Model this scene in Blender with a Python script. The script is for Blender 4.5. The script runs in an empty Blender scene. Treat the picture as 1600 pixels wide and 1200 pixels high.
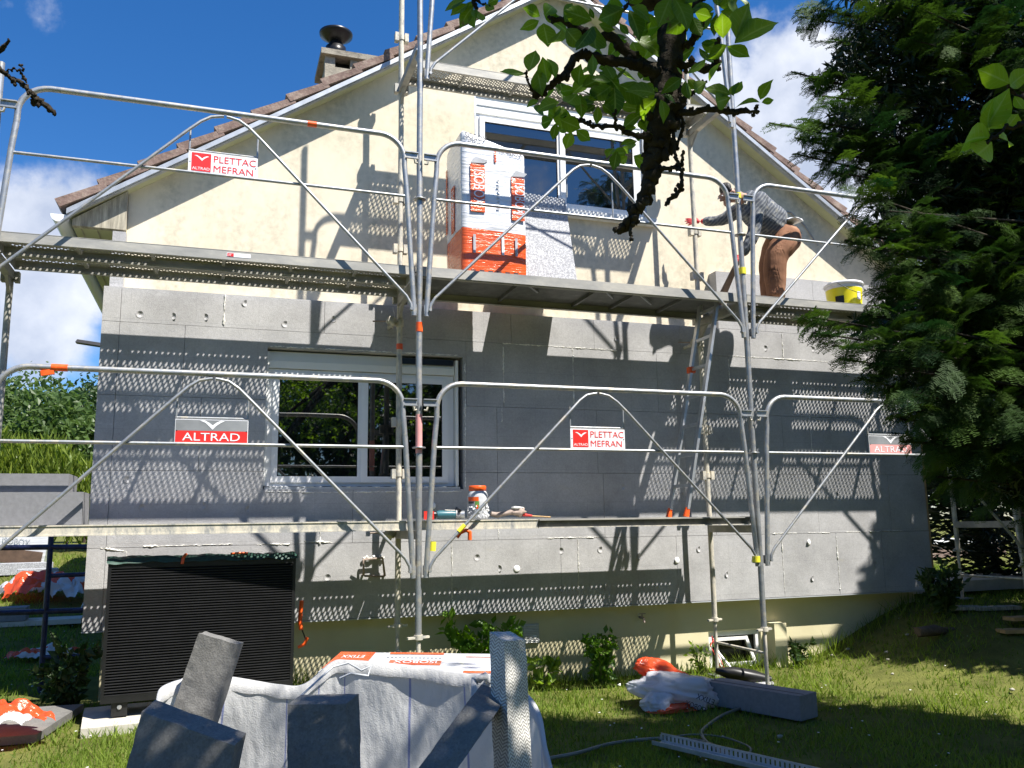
import bpy, math, random
import numpy as np
from mathutils import Vector, Matrix, noise
random.seed(7); RNG = np.random.default_rng(11)
R = math.radians
scene = bpy.context.scene
COL = scene.collection

# ------------------------------------------------------------------ camera geometry (where the photographer stood)
CP = np.array([-1.4507, -6.394, -0.0391]); YAW, PIT, ROL, FPX = .3332, .1637, -.0151, 1331.356
def _basis():
    cy, sy, cp, sp = math.cos(YAW), math.sin(YAW), math.cos(PIT), math.sin(PIT)
    f = np.array([sy*cp, cy*cp, sp]); r = np.array([cy, -sy, 0]); u = np.cross(r, f)
    cr, sr = math.cos(ROL), math.sin(ROL)
    return cr*r+sr*u, -sr*r+cr*u, f
CR, CU, CF = _basis()
def ray(px, py): return CF + CR*(px-800)/FPX + CU*(600-py)/FPX
def aty(px, py, Y): d = ray(px, py); return CP + d*(Y-CP[1])/d[1]
def atz(px, py, Z): d = ray(px, py); return CP + d*(Z-CP[2])/d[2]
def atd(px, py, d): return CP + ray(px, py)*d
def V(a): return Vector((float(a[0]), float(a[1]), float(a[2])))

def sst(t): t = min(1, max(0, t)); return t*t*(3-2*t)
def ground_z(x, y):
    h = -1.33 - .14*sst((x+.6)/2.4)
    h += .56*sst((x-4.0)/1.8)*sst((y+1.6)/2.3)
    h += .92*sst((y-3.2)/10)*sst((-1.5-x)/2.5)
    h += .02*noise.noise((x*.8, y*.8, 0)) + .05*noise.noise((x*.15, y*.15, 3))
    return h

def gp(px, py):
    d = 2.5
    while d < 45:
        p = atd(px, py, d)
        if p[2] < ground_z(p[0], p[1]): break
        d += .01 if d < 15 else .05
    return Vector((p[0], p[1], ground_z(p[0], p[1])))

# ------------------------------------------------------------------ materials
class NT:
    def __init__(s, name):
        s.m = bpy.data.materials.new(name); s.m.use_nodes = True
        s.t = s.m.node_tree; s.n = s.t.nodes; s.b = s.n['Principled BSDF']; s.out = s.n['Material Output']
        s.tc = s.n.new('ShaderNodeTexCoord')
    def L(s, a, b): s.t.links.new(a, b)
    def noise(s, sc, det=4, vec=None, rough=.6):
        n = s.n.new('ShaderNodeTexNoise'); n.inputs['Scale'].default_value = sc; n.inputs['Detail'].default_value = det
        n.inputs['Roughness'].default_value = rough
        s.L(vec or s.tc.outputs['Object'], n.inputs['Vector']); return n.outputs['Fac']
    def vor(s, sc, feat='F1', vec=None):
        n = s.n.new('ShaderNodeTexVoronoi'); n.feature = feat; n.inputs['Scale'].default_value = sc
        s.L(vec or s.tc.outputs['Object'], n.inputs['Vector']); return n
    def scaled(s, v):
        n = s.n.new('ShaderNodeMapping'); n.inputs['Scale'].default_value = v
        s.L(s.tc.outputs['Object'], n.inputs['Vector']); return n.outputs['Vector']
    def ramp(s, fac, stops):
        n = s.n.new('ShaderNodeValToRGB'); e = n.color_ramp.elements
        while len(e) < len(stops): e.new(.5)
        for i, (p, c) in enumerate(stops): e[i].position = p; e[i].color = (*c, 1) if len(c) == 3 else c
        s.L(fac, n.inputs['Fac']); return n.outputs['Color']
    def mr(s, fac, a, b, c=0, d=1):
        n = s.n.new('ShaderNodeMapRange'); s.L(fac, n.inputs[0])
        for i, v in enumerate((a, b, c, d)): n.inputs[i+1].default_value = v
        return n.outputs[0]
    def math(s, op, a, b=None, c=None):
        n = s.n.new('ShaderNodeMath'); n.operation = op
        for i, v in enumerate((a, b, c)):
            if v is None: continue
            if isinstance(v, (int, float)): n.inputs[i].default_value = v
            else: s.L(v, n.inputs[i])
        return n.outputs[0]
    def mix(s, fac, a, b, mode='MIX'):
        n = s.n.new('ShaderNodeMix'); n.data_type = 'RGBA'; n.blend_type = mode
        for i, v in ((0, fac), (6, a), (7, b)):
            if isinstance(v, tuple): n.inputs[i].default_value = (*v, 1)
            elif isinstance(v, (int, float)): n.inputs[i].default_value = v
            else: s.L(v, n.inputs[i])
        return n.outputs[2]
    def attr(s, name):
        n = s.n.new('ShaderNodeAttribute'); n.attribute_name = name; return n.outputs['Fac']
    def bump(s, h, strength=.3, dist=.01):
        n = s.n.new('ShaderNodeBump'); n.inputs['Strength'].default_value = strength; n.inputs['Distance'].default_value = dist
        s.L(h, n.inputs['Height']); s.L(n.outputs['Normal'], s.b.inputs['Normal'])
    def col(s, c):
        if isinstance(c, tuple): s.b.inputs['Base Color'].default_value = (*c, 1)
        else: s.L(c, s.b.inputs['Base Color'])
    def set(s, rough=.6, metal=0, spec=.5, coat=0):
        s.b.inputs['Roughness'].default_value = rough; s.b.inputs['Metallic'].default_value = metal
        s.b.inputs['Specular IOR Level'].default_value = spec; s.b.inputs['Coat Weight'].default_value = coat; return s
MT = {}
def simple(name, c, rough=.6, metal=0, var=.15, sc=12, bump=0, spec=.5):
    k = NT(name); n = k.noise(sc, 5)
    d = tuple(x*(1-var) for x in c); e = tuple(min(1, x*(1+var)) for x in c)
    k.col(k.ramp(n, [(.3, d), (.7, e)])); k.set(rough, metal, spec)
    if bump: k.bump(k.noise(sc*6, 3), bump, .003)
    MT[name] = k.m; return k.m
def sepxyz(k):
    n = k.n.new('ShaderNodeSeparateXYZ'); k.L(k.tc.outputs['Object'], n.inputs[0]); return n.outputs
def build_mats():
    # grey expanded polystyrene
    k = NT('grey_polystyrene'); v = k.vor(160); big = k.noise(2.2, 4); fine = k.noise(60, 3)
    base = k.ramp(v.outputs['Color'], [(.0, (.325, .322, .325)), (1, (.455, .452, .455))])
    base = k.mix(.5, base, k.ramp(fine, [(.3, (.335, .332, .335)), (.7, (.465, .462, .465))]))
    st = k.ramp(big, [(.3, (.82, .82, .82)), (.65, (1.12, 1.12, 1.12))])
    c = k.mix(1, base, st, 'MULTIPLY')
    x, y, z = sepxyz(k)
    def lines(co, pitch, off, w):
        f = k.math('FRACT', k.math('MULTIPLY_ADD', co, 1/pitch, off)); return k.math('LESS_THAN', k.math('ABSOLUTE', k.math('SUBTRACT', f, .5)), w/pitch)
    l = k.math('MAXIMUM', lines(z, .30, .135, .0016), lines(x, .5, .3, .0013))
    c = k.mix(k.math('MULTIPLY', l, .35), c, (.2, .2, .21))
    scr = k.noise(3, 6, k.scaled((1, 1, 3))); stain = k.ramp(scr, [(.68, (0, 0, 0)), (.76, (.45, .45, .45))])
    c = k.mix(stain, c, (.42, .39, .30))
    wht = k.ramp(k.noise(9, 8, k.scaled((.5, 1, 2))), [(.66, (0, 0, 0)), (.8, (.55, .55, .55))])
    c = k.mix(wht, c, (.62, .62, .63))
    k.col(c); k.set(.85, 0, .25); k.bump(k.math('MULTIPLY_ADD', k.noise(5, 5), 3, v.outputs['Distance']), .35, .004); MT['eps'] = k.m
    # cut offcut EPS: smooth sawn and herringbone
    for nm, hb in (('epscut', 0), ('epsherr', 1)):
        k = NT('cut_polystyrene'); v = k.vor(230)
        c = k.ramp(v.outputs['Color'], [(0, (.13, .126, .118)), (1, (.19, .185, .172))]); c = k.mix(1, c, k.ramp(k.noise(9, 6, None, .7), [(.3, (.75, .75, .75)), (.7, (1.25, 1.25, 1.25))]), 'MULTIPLY')
        h = v.outputs['Distance']
        if hb:
            x, y, z = sepxyz(k); zig = k.math('ABSOLUTE', k.math('SUBTRACT', k.math('FRACT', k.math('MULTIPLY', k.math('ADD', x, y), 34)), .5)); w = k.math('FRACT', k.math('ADD', k.math('MULTIPLY', z, 130), k.math('MULTIPLY', zig, 2.4)))
            w = k.math('ABSOLUTE', k.math('SUBTRACT', w, .5)); c = k.mix(1, c, k.ramp(w, [(.1, (1.6, 1.6, 1.6)), (.4, (4, 4, 4))]), 'MULTIPLY'); h = k.math('ADD', h, w)
        k.col(c); k.set(.7, 0, .35); k.bump(h, .45 if hb else .2, .003); MT[nm] = k.m
    # cream render
    k = NT('cream_render'); a = k.noise(1.1, 6); b = k.noise(.9, 8, k.scaled((2.2, 1, .8)), .7); f = k.noise(110, 3)
    c = k.ramp(a, [(.3, (.68, .60, .455)), (.7, (.77, .69, .545))])
    d = k.ramp(b, [(.40, (0, 0, 0)), (.66, (.75, .75, .75))]); sp = k.ramp(k.noise(16, 6), [(.34, (0, 0, 0)), (.64, (1, 1, 1))])
    c = k.mix(k.mix(1, d, sp, 'MULTIPLY'), c, (.34, .32, .24))
    x, y, z = sepxyz(k)
    low = k.mr(z, 3.0, 2.0); dd = k.mix(1, k.mix(1, k.ramp(k.noise(3.2, 8, k.scaled((1.6, 1, .6))), [(.45, (0, 0, 0)), (.7, (.7, .7, .7))]), k.ramp(low, [(0, (0, 0, 0)), (1, (1, 1, 1))]), 'MULTIPLY'), sp, 'MULTIPLY')
    c = k.mix(dd, c, (.27, .26, .17))
    k.col(c); k.set(.9, 0, .2); k.bump(f, .25, .003); MT['cream'] = k.m
    k = NT('plinth_render'); a = k.noise(1.5, 6); x, y, z = sepxyz(k)
    c = k.ramp(a, [(.3, (.57, .52, .33)), (.7, (.68, .62, .41))])
    g = k.mix(1, k.ramp(k.mr(z, -1.05, -1.5), [(0, (0, 0, 0)), (1, (.8, .8, .8))]), k.ramp(k.noise(7, 6), [(.4, (0, 0, 0)), (.6, (1, 1, 1))]), 'MULTIPLY')
    c = k.mix(g, c, (.20, .20, .12)); k.col(c); k.set(.9, 0, .2); k.bump(k.noise(90, 3), .3, .003); MT['plinth'] = k.m
    k = NT('weathered_eave_board'); st = k.noise(6, 7, k.scaled((6, 1, .7)), .7)
    k.col(k.ramp(st, [(.3, (.20, .18, .14)), (.5, (.36, .33, .26)), (.7, (.58, .53, .40))])); k.set(.9, 0, .2); k.bump(st, .4, .01); MT['eave'] = k.m
    simple('soffit', (.50, .50, .30), .8, 0, .1, 5)
    k = NT('concrete_roof_tile'); a = k.noise(7, 7, None, .7); b = k.noise(45, 4)
    c = k.ramp(a, [(.3, (.14, .095, .08)), (.5, (.23, .16, .135)), (.72, (.38, .30, .25))])
    c = k.mix(k.ramp(b, [(.55, (0, 0, 0)), (.7, (.6, .6, .6))]), c, (.33, .29, .22)); k.col(c); k.set(.9, 0, .2); k.bump(b, .6, .01); MT['tile'] = k.m
    k = NT('zinc_strip'); k.col(k.ramp(k.noise(9, 4, k.scaled((1, 1, 1))), [(.3, (.36, .38, .40)), (.7, (.52, .54, .57))])); k.set(.45, .5); MT['zinc'] = k.m
    k = NT('old_concrete'); a = k.noise(5, 8, None, .7); k.col(k.ramp(a, [(.28, (.10, .09, .075)), (.45, (.27, .245, .20)), (.7, (.44, .40, .32))])); k.set(.95, 0, .1); k.bump(k.noise(60, 4), .6, .01); MT['chim'] = k.m
    simple('black_metal', (.02, .02, .022), .35, .4, .2, 8)
    simple('shutter_box', (.80, .80, .76), .4, 0, .04, 3)
    simple('white_pvc', (.80, .80, .80), .3, 0, .04, 3)
    simple('grey_pvc', (.42, .44, .46), .4, 0, .05, 4)
    simple('sealant', (.75, .75, .72), .6, 0, .1, 20, .5)
    k = NT('window_glass'); k.col((.004, .006, .007)); k.set(.015, 0, .5); k.b.inputs['IOR'].default_value = 2.5; k.bump(k.noise(1.6, 2), .02, .05); MT['glass'] = k.m
    k = NT('dull_glass'); k.col((.006, .007, .007)); k.set(.2, 0, .3); MT['dull_glass'] = k.m
    # galvanised steel
    k = NT('galvanised_steel'); a = k.vor(22); b = k.noise(14, 6, None, .7)
    c = k.ramp(a.outputs['Color'], [(0, (.27, .285, .30)), (1, (.38, .395, .41))])
    c = k.mix(k.ramp(b, [(.51, (0, 0, 0)), (.61, (.8, .8, .8))]), c, (.50, .46, .38)); k.col(c); k.set(.45, .55); k.bump(b, .15, .003); MT['steel'] = k.m
    k = NT('plaster_splashed_steel'); b = k.noise(16, 8, k.scaled((1, 1, .45)), .75)
    c = k.ramp(b, [(.38, (.30, .30, .29)), (.48, (.50, .47, .40)), (.62, (.66, .60, .48))]); k.col(c); k.set(.7, .1, .3); k.bump(b, .7, .006); MT['crust'] = k.m
    k = NT('deck_steel'); b = k.noise(5, 8, k.scaled((.35, 1, 1)), .7)
    c = k.ramp(b, [(.3, (.24, .24, .23)), (.5, (.36, .35, .32)), (.7, (.52, .49, .42))]); k.col(c); k.set(.6, .35, .4); k.bump(b, .3, .003); MT['deck'] = k.m
    k = NT('dark_deck_plate'); b = k.noise(12, 8, None, .7)
    k.col(k.ramp(b, [(.3, (.10, .10, .10)), (.6, (.17, .17, .165)), (.8, (.35, .34, .31))])); k.set(.6, .2, .4); MT['plate'] = k.m
    k = NT('orange_plastic_tape'); k.col(k.ramp(k.noise(30, 3), [(.3, (.75, .08, .01)), (.7, (.9, .14, .02))])); k.set(.35); MT['orange'] = k.m
    simple('yellow_tape', (.85, .75, .05), .4); simple('sign_white', (.82, .82, .84), .3, 0, .03); simple('sign_red', (.72, .035, .03), .3, 0, .05)
    simple('faded_red', (.75, .35, .33), .4, 0, .15, 6)
    simple('logo_grey', (.25, .26, .27), .35, 0, .3, 3); simple('wood', (.42, .27, .12), .7, 0, .3, 8); simple('dark_wood', (.13, .08, .055), .7, 0, .3, 9)
    simple('blue_paint', (.02, .03, .09), .4, .3, .6, 20)
    k = NT('pu_foam'); k.col(k.ramp(k.noise(25, 4), [(.3, (.60, .58, .50)), (.6, (.85, .84, .80))])); k.set(.9); k.bump(k.noise(50, 3), .8, .01); MT['foam'] = k.m
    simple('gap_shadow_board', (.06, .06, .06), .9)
    simple('eps_shaded', (.20, .20, .21), .85, 0, .12, 30, .3); simple('plug_white', (.85, .85, .85), .5, 0, .03); simple('plug_grey', (.33, .333, .35), .8, 0, .1, 50, .5)  # first: darker polystyrene copy with the shade on slabs and beam in its colour
    # shrink wrap
    k = NT('white_shrink_wrap'); w = k.noise(7, 5, k.scaled((.35, .35, 5)), .6)
    k.col(k.ramp(w, [(.3, (.62, .63, .66)), (.6, (.78, .79, .82))])); k.set(.22, 0, .6, .3); k.bump(w, .45, .02); MT['wrap'] = k.m
    k = NT('orange_shrink_wrap'); w = k.noise(7, 5, k.scaled((.35, .35, 6)), .6)
    k.col(k.ramp(w, [(.3, (.62, .07, .012)), (.6, (.80, .13, .02))])); k.set(.22, 0, .6, .3); k.bump(w, .5, .02); MT['owrap'] = k.m
    simple('print_black', (.05, .05, .055), .4); simple('print_grey', (.42, .43, .45), .35); simple('print_white', (.82, .82, .84), .35, 0, .02)
    # speckled leaning slab
    k = NT('speckled_board'); v = k.vor(90); n = k.noise(70, 4)
    k.col(k.ramp(n, [(.35, (.22, .225, .24)), (.5, (.32, .325, .34)), (.65, (.52, .53, .55))])); k.set(.8, 0, .2); k.bump(v.outputs['Distance'], .4, .004); MT['speck'] = k.m
    # big bag cloth
    k = NT('woven_bag_cloth'); u = k.attr('u'); f = k.math('FRACT', k.math('MULTIPLY', u, 17))
    l = k.math('LESS_THAN', k.math('ABSOLUTE', k.math('SUBTRACT', f, .5)), .018)
    wv = k.noise(5, 5, None, .6); c = k.ramp(wv, [(.3, (.54, .54, .54)), (.7, (.68, .68, .67))])
    c = k.mix(k.math('MULTIPLY', l, .75), c, (.12, .16, .42)); k.col(c); k.set(.5, 0, .4)
    wr = k.noise(4.5, 4, k.scaled((1.4, 1.4, .6)), .45); wv2 = k.noise(260, 2); k.bump(k.math('MULTIPLY_ADD', wv2, .03, wr), .85, .06)
    tr = k.n.new('ShaderNodeBsdfTranslucent'); k.L(c, tr.inputs[0]); ms = k.n.new('ShaderNodeMixShader'); ms.inputs[0].default_value = .3
    k.L(k.b.outputs[0], ms.inputs[1]); k.L(tr.outputs[0], ms.inputs[2]); k.L(ms.outputs[0], k.out.inputs[0]); MT['bag'] = k.m
    # crumpled film
    for nm, cc, al in (('clear_film', (.72, .73, .76), .35), ('orange_film', (.78, .10, .03), .3)):
        k = NT(nm); k.col(cc); k.set(.18, 0, .6); k.bump(k.noise(14, 5, None, .6), .6, .02)
        tr = k.n.new('ShaderNodeBsdfTranslucent'); tr.inputs[0].default_value = (*cc, 1)
        ms = k.n.new('ShaderNodeMixShader'); ms.inputs[0].default_value = al
        k.L(k.b.outputs[0], ms.inputs[1]); k.L(tr.outputs[0], ms.inputs[2]); k.L(ms.outputs[0], k.out.inputs[0]); MT[nm] = k.m
    simple('pump_black', (.012, .012, .013), .4, .2, .2, 10); simple('pump_slat', (.022, .022, .023), .35, .3, .2, 10)
    simple('green_net', (.012, .05, .035), .6, 0, .5, 30); simple('concrete_pad', (.48, .45, .38), .9, 0, .15, 8, .4)
    simple('hose', (.14, .15, .13), .5, 0, .2, 6); simple('bucket_white', (.75, .75, .76), .3, 0, .1, 9); simple('bucket_yellow', (.80, .70, .02), .35, 0, .03)
    simple('bin_plastic', (.55, .56, .58), .2, 0, .15, 14); simple('teal', (.03, .12, .15), .4, 0, .2, 9); simple('red_plastic', (.65, .04, .03), .35)
    simple('dusty_tool', (.33, .26, .22), .7, 0, .4, 15); simple('green_print', (.12, .28, .06), .5)
    simple('glove_red', (.62, .05, .06), .6, 0, .2, 20); simple('hair', (.018, .015, .014), .6); simple('skin', (.42, .22, .15), .55, 0, .1, 10)
    k = NT('striped_shirt'); x, y, z = sepxyz(k)
    ax = k.math('ADD', k.math('MULTIPLY', x, -.75), k.math('MULTIPLY', z, .66)); f = k.math('FRACT', k.math('ADD', k.math('MULTIPLY', ax, 34), k.math('MULTIPLY', k.noise(5), 1.6)))
    c = k.mix(k.mr(f, .30, .5), (.20, .21, .22), (.10, .11, .13)); c = k.mix(k.ramp(k.noise(14, 6), [(.54, (0, 0, 0)), (.64, (.6, .6, .6))]), c, (.42, .40, .33)); k.col(c); k.set(.9, 0, .1); k.bump(k.noise(5, 2), .4, .02); MT['shirt'] = k.m
    k = NT('brown_work_trousers'); n = k.noise(4, 4, None, .55); k.col(k.ramp(n, [(.35, (.20, .10, .06)), (.55, (.28, .145, .088)), (.68, (.38, .24, .16)), (.78, (.5, .38, .28))])); k.set(.9, 0, .1); MT['trousers'] = k.m
    # bark
    k = NT('lichened_bark'); n = k.noise(35, 6, None, .7); k.col(k.ramp(n, [(.3, (.018, .015, .012)), (.6, (.05, .042, .032)), (.8, (.13, .13, .09))])); k.set(.95, 0, .1); k.bump(n, 1, .01); MT['bark'] = k.m
    simple('brown_bark', (.09, .065, .045), .95, 0, .4, 20, .8); simple('stem', (.09, .12, .03), .7)
    def leaf(nm, a, b, tl=.45, rough=.45, veins=False):
        k = NT(nm); r = k.attr('rnd'); c = k.mix(r, a, b)
        if veins:
            lu, lv = k.attr('lu'), k.attr('lv'); au = k.math('ABSOLUTE', lu); mid = k.mr(au, .12, .03); sv = k.math('ABSOLUTE', k.math('SUBTRACT', k.math('FRACT', k.math('SUBTRACT', k.math('MULTIPLY', lv, 7), k.math('MULTIPLY', au, 1.6))), .5)); sv = k.mr(sv, .42, .5)
            vn = k.math('MAXIMUM', mid, k.math('MULTIPLY', sv, .6)); c = k.mix(k.math('MULTIPLY', vn, .55), c, (.26, .36, .10)); c = k.mix(k.ramp(k.noise(45, 4), [(.66, (0, 0, 0)), (.72, (.7, .7, .7))]), c, (.12, .07, .02)); k.bump(k.math('MULTIPLY', vn, -1), .3, .002)
        k.col(c); k.set(rough, 0, .4 if rough < .6 else .15)
        hs = k.n.new('ShaderNodeHueSaturation'); hs.inputs['Value'].default_value = 1.9 if veins else 1.5; hs.inputs['Saturation'].default_value = 1.1; k.L(c, hs.inputs['Color'])
        tr = k.n.new('ShaderNodeBsdfTranslucent'); k.L(hs.outputs[0], tr.inputs[0]); ms = k.n.new('ShaderNodeMixShader'); ms.inputs[0].default_value = tl
        k.L(k.b.outputs[0], ms.inputs[1]); k.L(tr.outputs[0], ms.inputs[2]); k.L(ms.outputs[0], k.out.inputs[0]); MT[nm] = k.m
    leaf('apple_leaf', (.05, .11, .012), (.17, .27, .03), .58, .4, True); leaf('young_leaf', (.12, .20, .03), (.22, .32, .05), .45)
    leaf('yew_needle', (.010, .032, .009), (.075, .135, .020), .22, .65); leaf('thuja_leaf', (.008, .022, .008), (.03, .045, .012), .15)
    leaf('tree_leaf', (.045, .085, .02), (.10, .16, .04), .4); leaf('hedge_leaf', (.11, .17, .025), (.25, .31, .05), .4); leaf('shrub_leaf', (.05, .13, .015), (.16, .30, .03), .45)
    leaf('dark_leaf', (.02, .05, .012), (.05, .09, .02), .3); leaf('grass_blade', (.075, .132, .016), (.22, .295, .05), .42, .6)
    simple('daisy', (.8, .8, .78), .6, 0, .02)
    k = NT('lawn_soil'); n = k.noise(2.5, 8, None, .7); f = k.noise(60, 4)
    c = k.mix(k.ramp(n, [(.35, (0, 0, 0)), (.65, (1, 1, 1))]), (.085, .095, .028), (.17, .18, .05)); c = k.mix(k.ramp(f, [(.5, (0, 0, 0)), (.8, (.7, .7, .7))]), c, (.12, .11, .04))
    k.col(c); k.set(1, 0, .05); k.bump(f, .8, .03); MT['soil'] = k.m
    simple('path_stone', (.42, .38, .31), .9, 0, .15, 3, .4); simple('debris', (.36, .34, .28), .9, 0, .3, 20)
    simple('unlit_black', (.01, .01, .01), .9); simple('alu', (.55, .56, .57), .35, .7); simple('grey_coat', (.30, .30, .31), .6)
build_mats()

# ------------------------------------------------------------------ mesh helper
ORG = {}
class MB:
    def __init__(s): s.v = []; s.f = []; s.mi = []; s.mats = []; s.sm = []
    def m(s, mat):
        mat = MT[mat] if isinstance(mat, str) else mat
        if mat not in s.mats: s.mats.append(mat)
        return s.mats.index(mat)
    def add(s, vs, fs, mat, smooth=False):
        b = len(s.v); s.v += [tuple(map(float, v)) for v in vs]; k = s.m(mat)
        for f in fs: s.f.append(tuple(b+i for i in f)); s.mi.append(k); s.sm.append(smooth)
        return s
    def hexa(s, p, mat):   # 8 points: bottom 4 loop, top 4 loop
        return s.add(p, [(3, 2, 1, 0), (4, 5, 6, 7), (0, 1, 5, 4), (1, 2, 6, 5), (2, 3, 7, 6), (3, 0, 4, 7)], mat)
    def box(s, x0, x1, y0, y1, z0, z1, mat):
        return s.hexa([(x0, y0, z0), (x1, y0, z0), (x1, y1, z0), (x0, y1, z0), (x0, y0, z1), (x1, y0, z1), (x1, y1, z1), (x0, y1, z1)], mat)
    def obox(s, c, dx, dy, dz, ax, ay, az, mat):   # oriented box, half sizes
        c = Vector(c); X = Vector(ax).normalized()*dx; Y = Vector(ay).normalized()*dy; Z = Vector(az).normalized()*dz
        return s.hexa([c-X-Y-Z, c+X-Y-Z, c+X+Y-Z, c-X+Y-Z, c-X-Y+Z, c+X-Y+Z, c+X+Y+Z, c-X+Y+Z], mat)
    def quadslab(s, q, off, mat):
        q = [Vector(x) for x in q]; o = Vector(off); return s.hexa([*[x for x in q], *[x+o for x in q]], mat)
    def prism(s, pts, off, mat):   # polygon + offset
        n = len(pts); P = [Vector(x) for x in pts]; o = Vector(off)
        return s.add(P+[x+o for x in P], [tuple(range(n))[::-1], tuple(range(n, 2*n))]+[(i, (i+1) % n, n+(i+1) % n, n+i) for i in range(n)], mat)
    def tube(s, pts, r, mat, n=10, caps=True, smooth=True, jit=0, seed=0):
        P = [Vector(p) for p in pts]; N = len(P); rr = r if isinstance(r, (list, tuple)) else [r]*N
        T = [(P[min(i+1, N-1)]-P[max(i-1, 0)]).normalized() for i in range(N)]
        a = Vector((0, 0, 1)) if abs(T[0].z) < .9 else Vector((1, 0, 0)); u = T[0].cross(a).normalized(); vs = []
        for i in range(N):
            u = (u-T[i]*u.dot(T[i])).normalized(); w = T[i].cross(u)
            for j in range(n):
                t = 2*math.pi*j/n; q = rr[i]
                if jit: q *= 1+jit*noise.noise((P[i]*40+Vector((math.cos(t), math.sin(t), seed))*1.7))
                vs.append(P[i]+(u*math.cos(t)+w*math.sin(t))*q)
        fs = [(i*n+j, i*n+(j+1) % n, (i+1)*n+(j+1) % n, (i+1)*n+j) for i in range(N-1) for j in range(n)]
        s.add(vs, fs, mat, smooth)
        if caps: s.add(vs[:n], [tuple(range(n))[::-1]], mat); s.add(vs[-n:], [tuple(range(n))], mat)
        return s
    def cyl(s, a, b, r, mat, n=16, r2=None): return s.tube([a, b], [r, r if r2 is None else r2], mat, n)
    def lathe(s, c, prof, mat, n=24, smooth=True):
        c = Vector(c); vs = [c+Vector((r*math.cos(2*math.pi*j/n), r*math.sin(2*math.pi*j/n), z)) for r, z in prof for j in range(n)]
        return s.add(vs, [(i*n+j, i*n+(j+1) % n, (i+1)*n+(j+1) % n, (i+1)*n+j) for i in range(len(prof)-1) for j in range(n)], mat, smooth)
    def blob(s, c, rad, mat, seed=0, amp=.35, n=10):
        c = Vector(c); vs = []; fs = []
        for i in range(n+1):
            for j in range(n*2):
                th = math.pi*i/n; ph = math.pi*j/n; d = Vector((math.sin(th)*math.cos(ph), math.sin(th)*math.sin(ph), math.cos(th)))
                k = 1+amp*noise.noise(d*1.8+Vector((seed, seed*.3, 0))); vs.append(c+Vector((d.x*rad[0], d.y*rad[1], d.z*rad[2]))*k)
        for i in range(n):
            for j in range(2*n): fs.append((i*2*n+j, (i+1)*2*n+j, (i+1)*2*n+(j+1) % (2*n), i*2*n+(j+1) % (2*n)))
        return s.add(vs, fs, mat, True)
    def text(s, body, origin, size, mat, right=(1, 0, 0), up=(0, 0, 1), width=None, lift=.002, ext=.0008, sx=1.0, align='LEFT'):
        cu = bpy.data.curves.new('t', 'FONT'); cu.body = body; cu.size = 1; cu.extrude = 0; cu.align_x = align; cu.resolution_u = 3; cu.offset = 0
        o = bpy.data.objects.new('t', cu); COL.objects.link(o); dg = bpy.context.evaluated_depsgraph_get(); dg.update()
        me = bpy.data.meshes.new_from_object(o.evaluated_get(dg)); co = [v.co.copy() for v in me.vertices]; fs = [tuple(p.vertices) for p in me.polygons]
        bpy.data.objects.remove(o); bpy.data.curves.remove(cu); bpy.data.meshes.remove(me)
        if width: w = max(c.x for c in co)-min(c.x for c in co); sx = width/(w*size)
        r = Vector(right).normalized(); u = Vector(up).normalized(); nrm = r.cross(u).normalized(); O = Vector(origin)+nrm*lift
        return s.add([O+r*c.x*size*sx+u*c.y*size for c in co], fs, mat)
    def build(s, name, parent=None, loc=None):
        o_ = Vector(loc) if loc is not None else (ORG[parent.name] if parent else Vector((0, 0, 0)))
        me = bpy.data.meshes.new(name); me.from_pydata([(a-o_.x, b-o_.y, c-o_.z) for a, b, c in s.v], [], s.f)
        for m in s.mats: me.materials.append(m)
        me.polygons.foreach_set('material_index', s.mi); me.polygons.foreach_set('use_smooth', s.sm); me.update()
        return link(name, me, parent, o_)
def link(name, me, parent=None, org=None):
    o = bpy.data.objects.new(name, me); COL.objects.link(o); org = org if org is not None else Vector((0, 0, 0))
    if parent: o.parent = parent; o.location = org-ORG[parent.name]
    else: o.location = org
    ORG[o.name] = Vector(org); return o
def thing(name, label, cat, loc, group=None):
    o = link(name, None, None, Vector(loc)); o.empty_display_size = .1; return tag(o, label, cat, group)
def tag(o, label, cat, group=None):
    o['label'] = label; o['category'] = cat
    if group: o['group'] = group
    return o
def struct(o): o['kind'] = 'structure'; return o
def copy_to(src, parent=None, loc=None, rot=None):
    c = src.copy(); COL.objects.link(c); c.parent = parent
    if loc is not None: c.location = Vector(loc)-(ORG[parent.name] if parent else Vector((0, 0, 0)))
    if rot is not None: c.rotation_euler = rot
    ORG[c.name] = Vector(loc) if loc is not None else ORG[src.name]
    return c
def npmesh(name, verts, faces, mat, parent=None, rnd=None, loc=(0, 0, 0), smooth=False, extra=None):
    # verts (N,3); faces (F,k) same k
    loc = np.array([float(a) for a in loc]); v = (np.asarray(verts)-loc).astype(np.float32); f = np.asarray(faces, dtype=np.int32); F, k = f.shape
    me = bpy.data.meshes.new(name); me.vertices.add(len(v)); me.vertices.foreach_set('co', v.ravel()); me.loops.add(F*k); me.loops.foreach_set('vertex_index', f.ravel())
    me.polygons.add(F); me.polygons.foreach_set('loop_start', np.arange(0, F*k, k, dtype=np.int32)); me.polygons.foreach_set('use_smooth', np.full(F, smooth))
    me.update(calc_edges=True); me.validate()
    if rnd is not None: a = me.attributes.new('rnd', 'FLOAT', 'POINT'); a.data.foreach_set('value', np.asarray(rnd, dtype=np.float32))
    for kk, vv in (extra or {}).items(): a = me.attributes.new(kk, 'FLOAT', 'POINT'); a.data.foreach_set('value', np.asarray(vv, dtype=np.float32))
    me.materials.append(MT[mat]); return link(name, me, parent, Vector([float(a) for a in loc]))

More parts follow.
